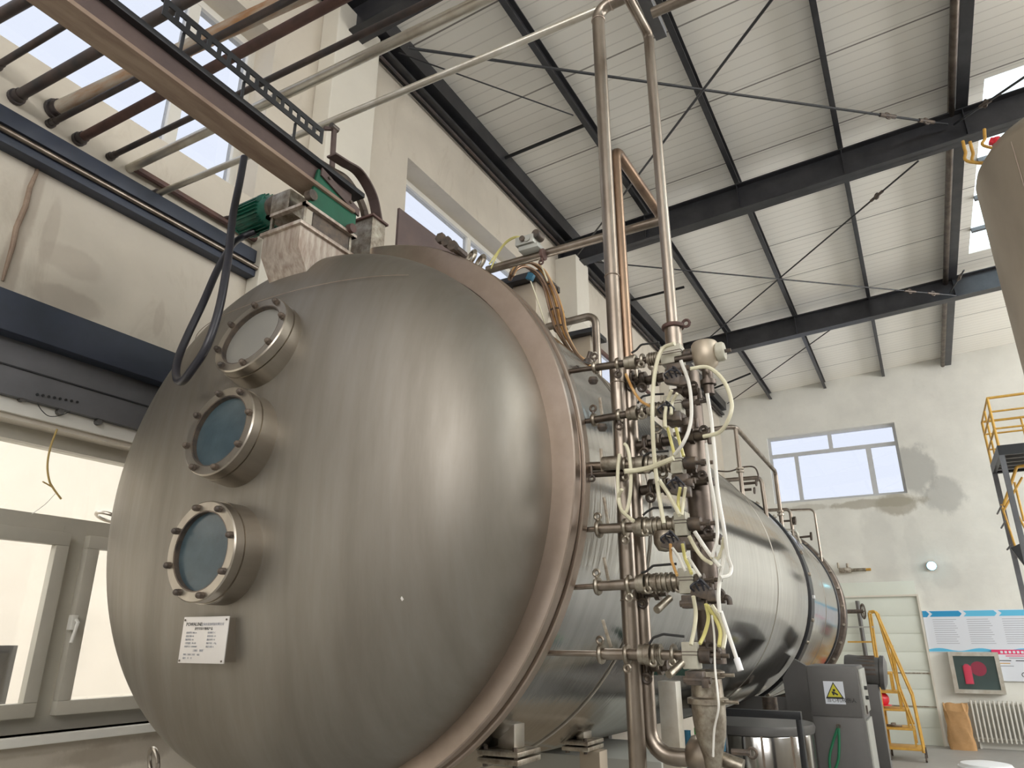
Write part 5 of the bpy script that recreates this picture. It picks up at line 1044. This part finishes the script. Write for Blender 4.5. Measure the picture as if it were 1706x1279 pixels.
MB().tube(fillet([Q(1672, 842), Q(1694, 777), Q(1712, 775)], .04), .02, 10).build('stair_rail', 'yellow', o)
for a_, b_ in ((Q(1690, 803), Q(1706, 868)), (Q(1703, 795), Q(1672, 850)), (Q(1668, 840, 12.2), Q(1698, 930, 12.2)), (Q(1684, 838), Q(1708, 880))): MB().tube([a_, b_], .015, 10).build('stair_rail', 'yellow', o)
for py in (843, 868, 906): MB().cyl(Q(1668+(py-843)*.28, py, 11.6), Q(1668+(py-843)*.28, py, 11.6)+V((0, .7, 0)), .012, n=8).build('stair_bar', 'greypanel', o)
# stair stringers under the platform
MB().bar(Q(1697, 930), Q(1760, 900), .06, .3).build('stringer', 'black', o)
# ------------------------------------------------------------------ tall tan tank, right
yT = 6.2; rT = .75
eL = at(1626, 340, 'y', yT)
xc_ = eL.x+rT*1.0+.03
ztop = at(1629, 300, 'y', yT).z
o = thing('vertical_tank', (xc_, yT, 0), 'tall tan steel tank cut off by the right edge of the picture', 'tank')
MB().lathe([(0, .9), (.4, .93), (rT-.06, 1.1), (rT, 1.3), (rT, ztop-.05), (rT-.02, ztop+.02), (rT-.12, ztop+.16), (rT-.35, ztop+.27), (0, ztop+.33)], (xc_, yT, 0), (0, 0, 1), 96).build('shell', 'tanktan', o)
for a in (3.9, 4.75): MB().bar((xc_+(rT+.001)*math.cos(a), yT+(rT+.001)*math.sin(a), 1.3), (xc_+(rT+.001)*math.cos(a), yT+(rT+.001)*math.sin(a), ztop-.05), .01, .006).build('weld_seam', 'flange', o)
for k in range(4): a = k*PI/2+.78; MB().cyl((xc_+.55*math.cos(a), yT+.55*math.sin(a), 0), (xc_+.55*math.cos(a), yT+.55*math.sin(a), 1.15), .05, n=12).build('leg', 'tanktan', o)
tz_ = at(1661, 240, 'y', yT-.2)
MB().cyl((tz_.x, yT-.2, ztop+.1), (tz_.x, yT-.2, tz_.z), .03, n=12).build('nozzle', 'tanktan', o)
o = thing('red_valve', tz_, 'red valve handle on top of the tall tan tank', 'valve'); MB().box(tz_+V((0, 0, .02)), (.10, .05, .05), Matrix.Rotation(.5, 3, 'Y'), .01).cyl(tz_, tz_+V((0, 0, .05)), .035, n=14).build('handle', 'red', o)
for k, (p, q_) in enumerate((((1604, 235), (1617, 270)), ((1616, 236), (1630, 272)), ((1640, 215), (1646, 245)))):
    yh = 6.15 if k > 2 else 6.3
    tag(MB().tube(smooth([at(*p, 'y', yh), at((p[0]+q_[0])/2-2, (p[1]+q_[1])/2, 'y', yh), at(*q_, 'y', yh), V((xc_-.35+.1*k, yh, ztop+.1))]), .013, 8).build('yellow_hose', 'yellow'), ('yellow hose left of the tan tank dome, outermost', 'yellow hose left of the tan tank dome, second', 'yellow hose just above the tan tank dome', 'yellow hose seen above the wide beam, slanting', 'yellow hose seen above the wide beam, upright')[k], 'hose')
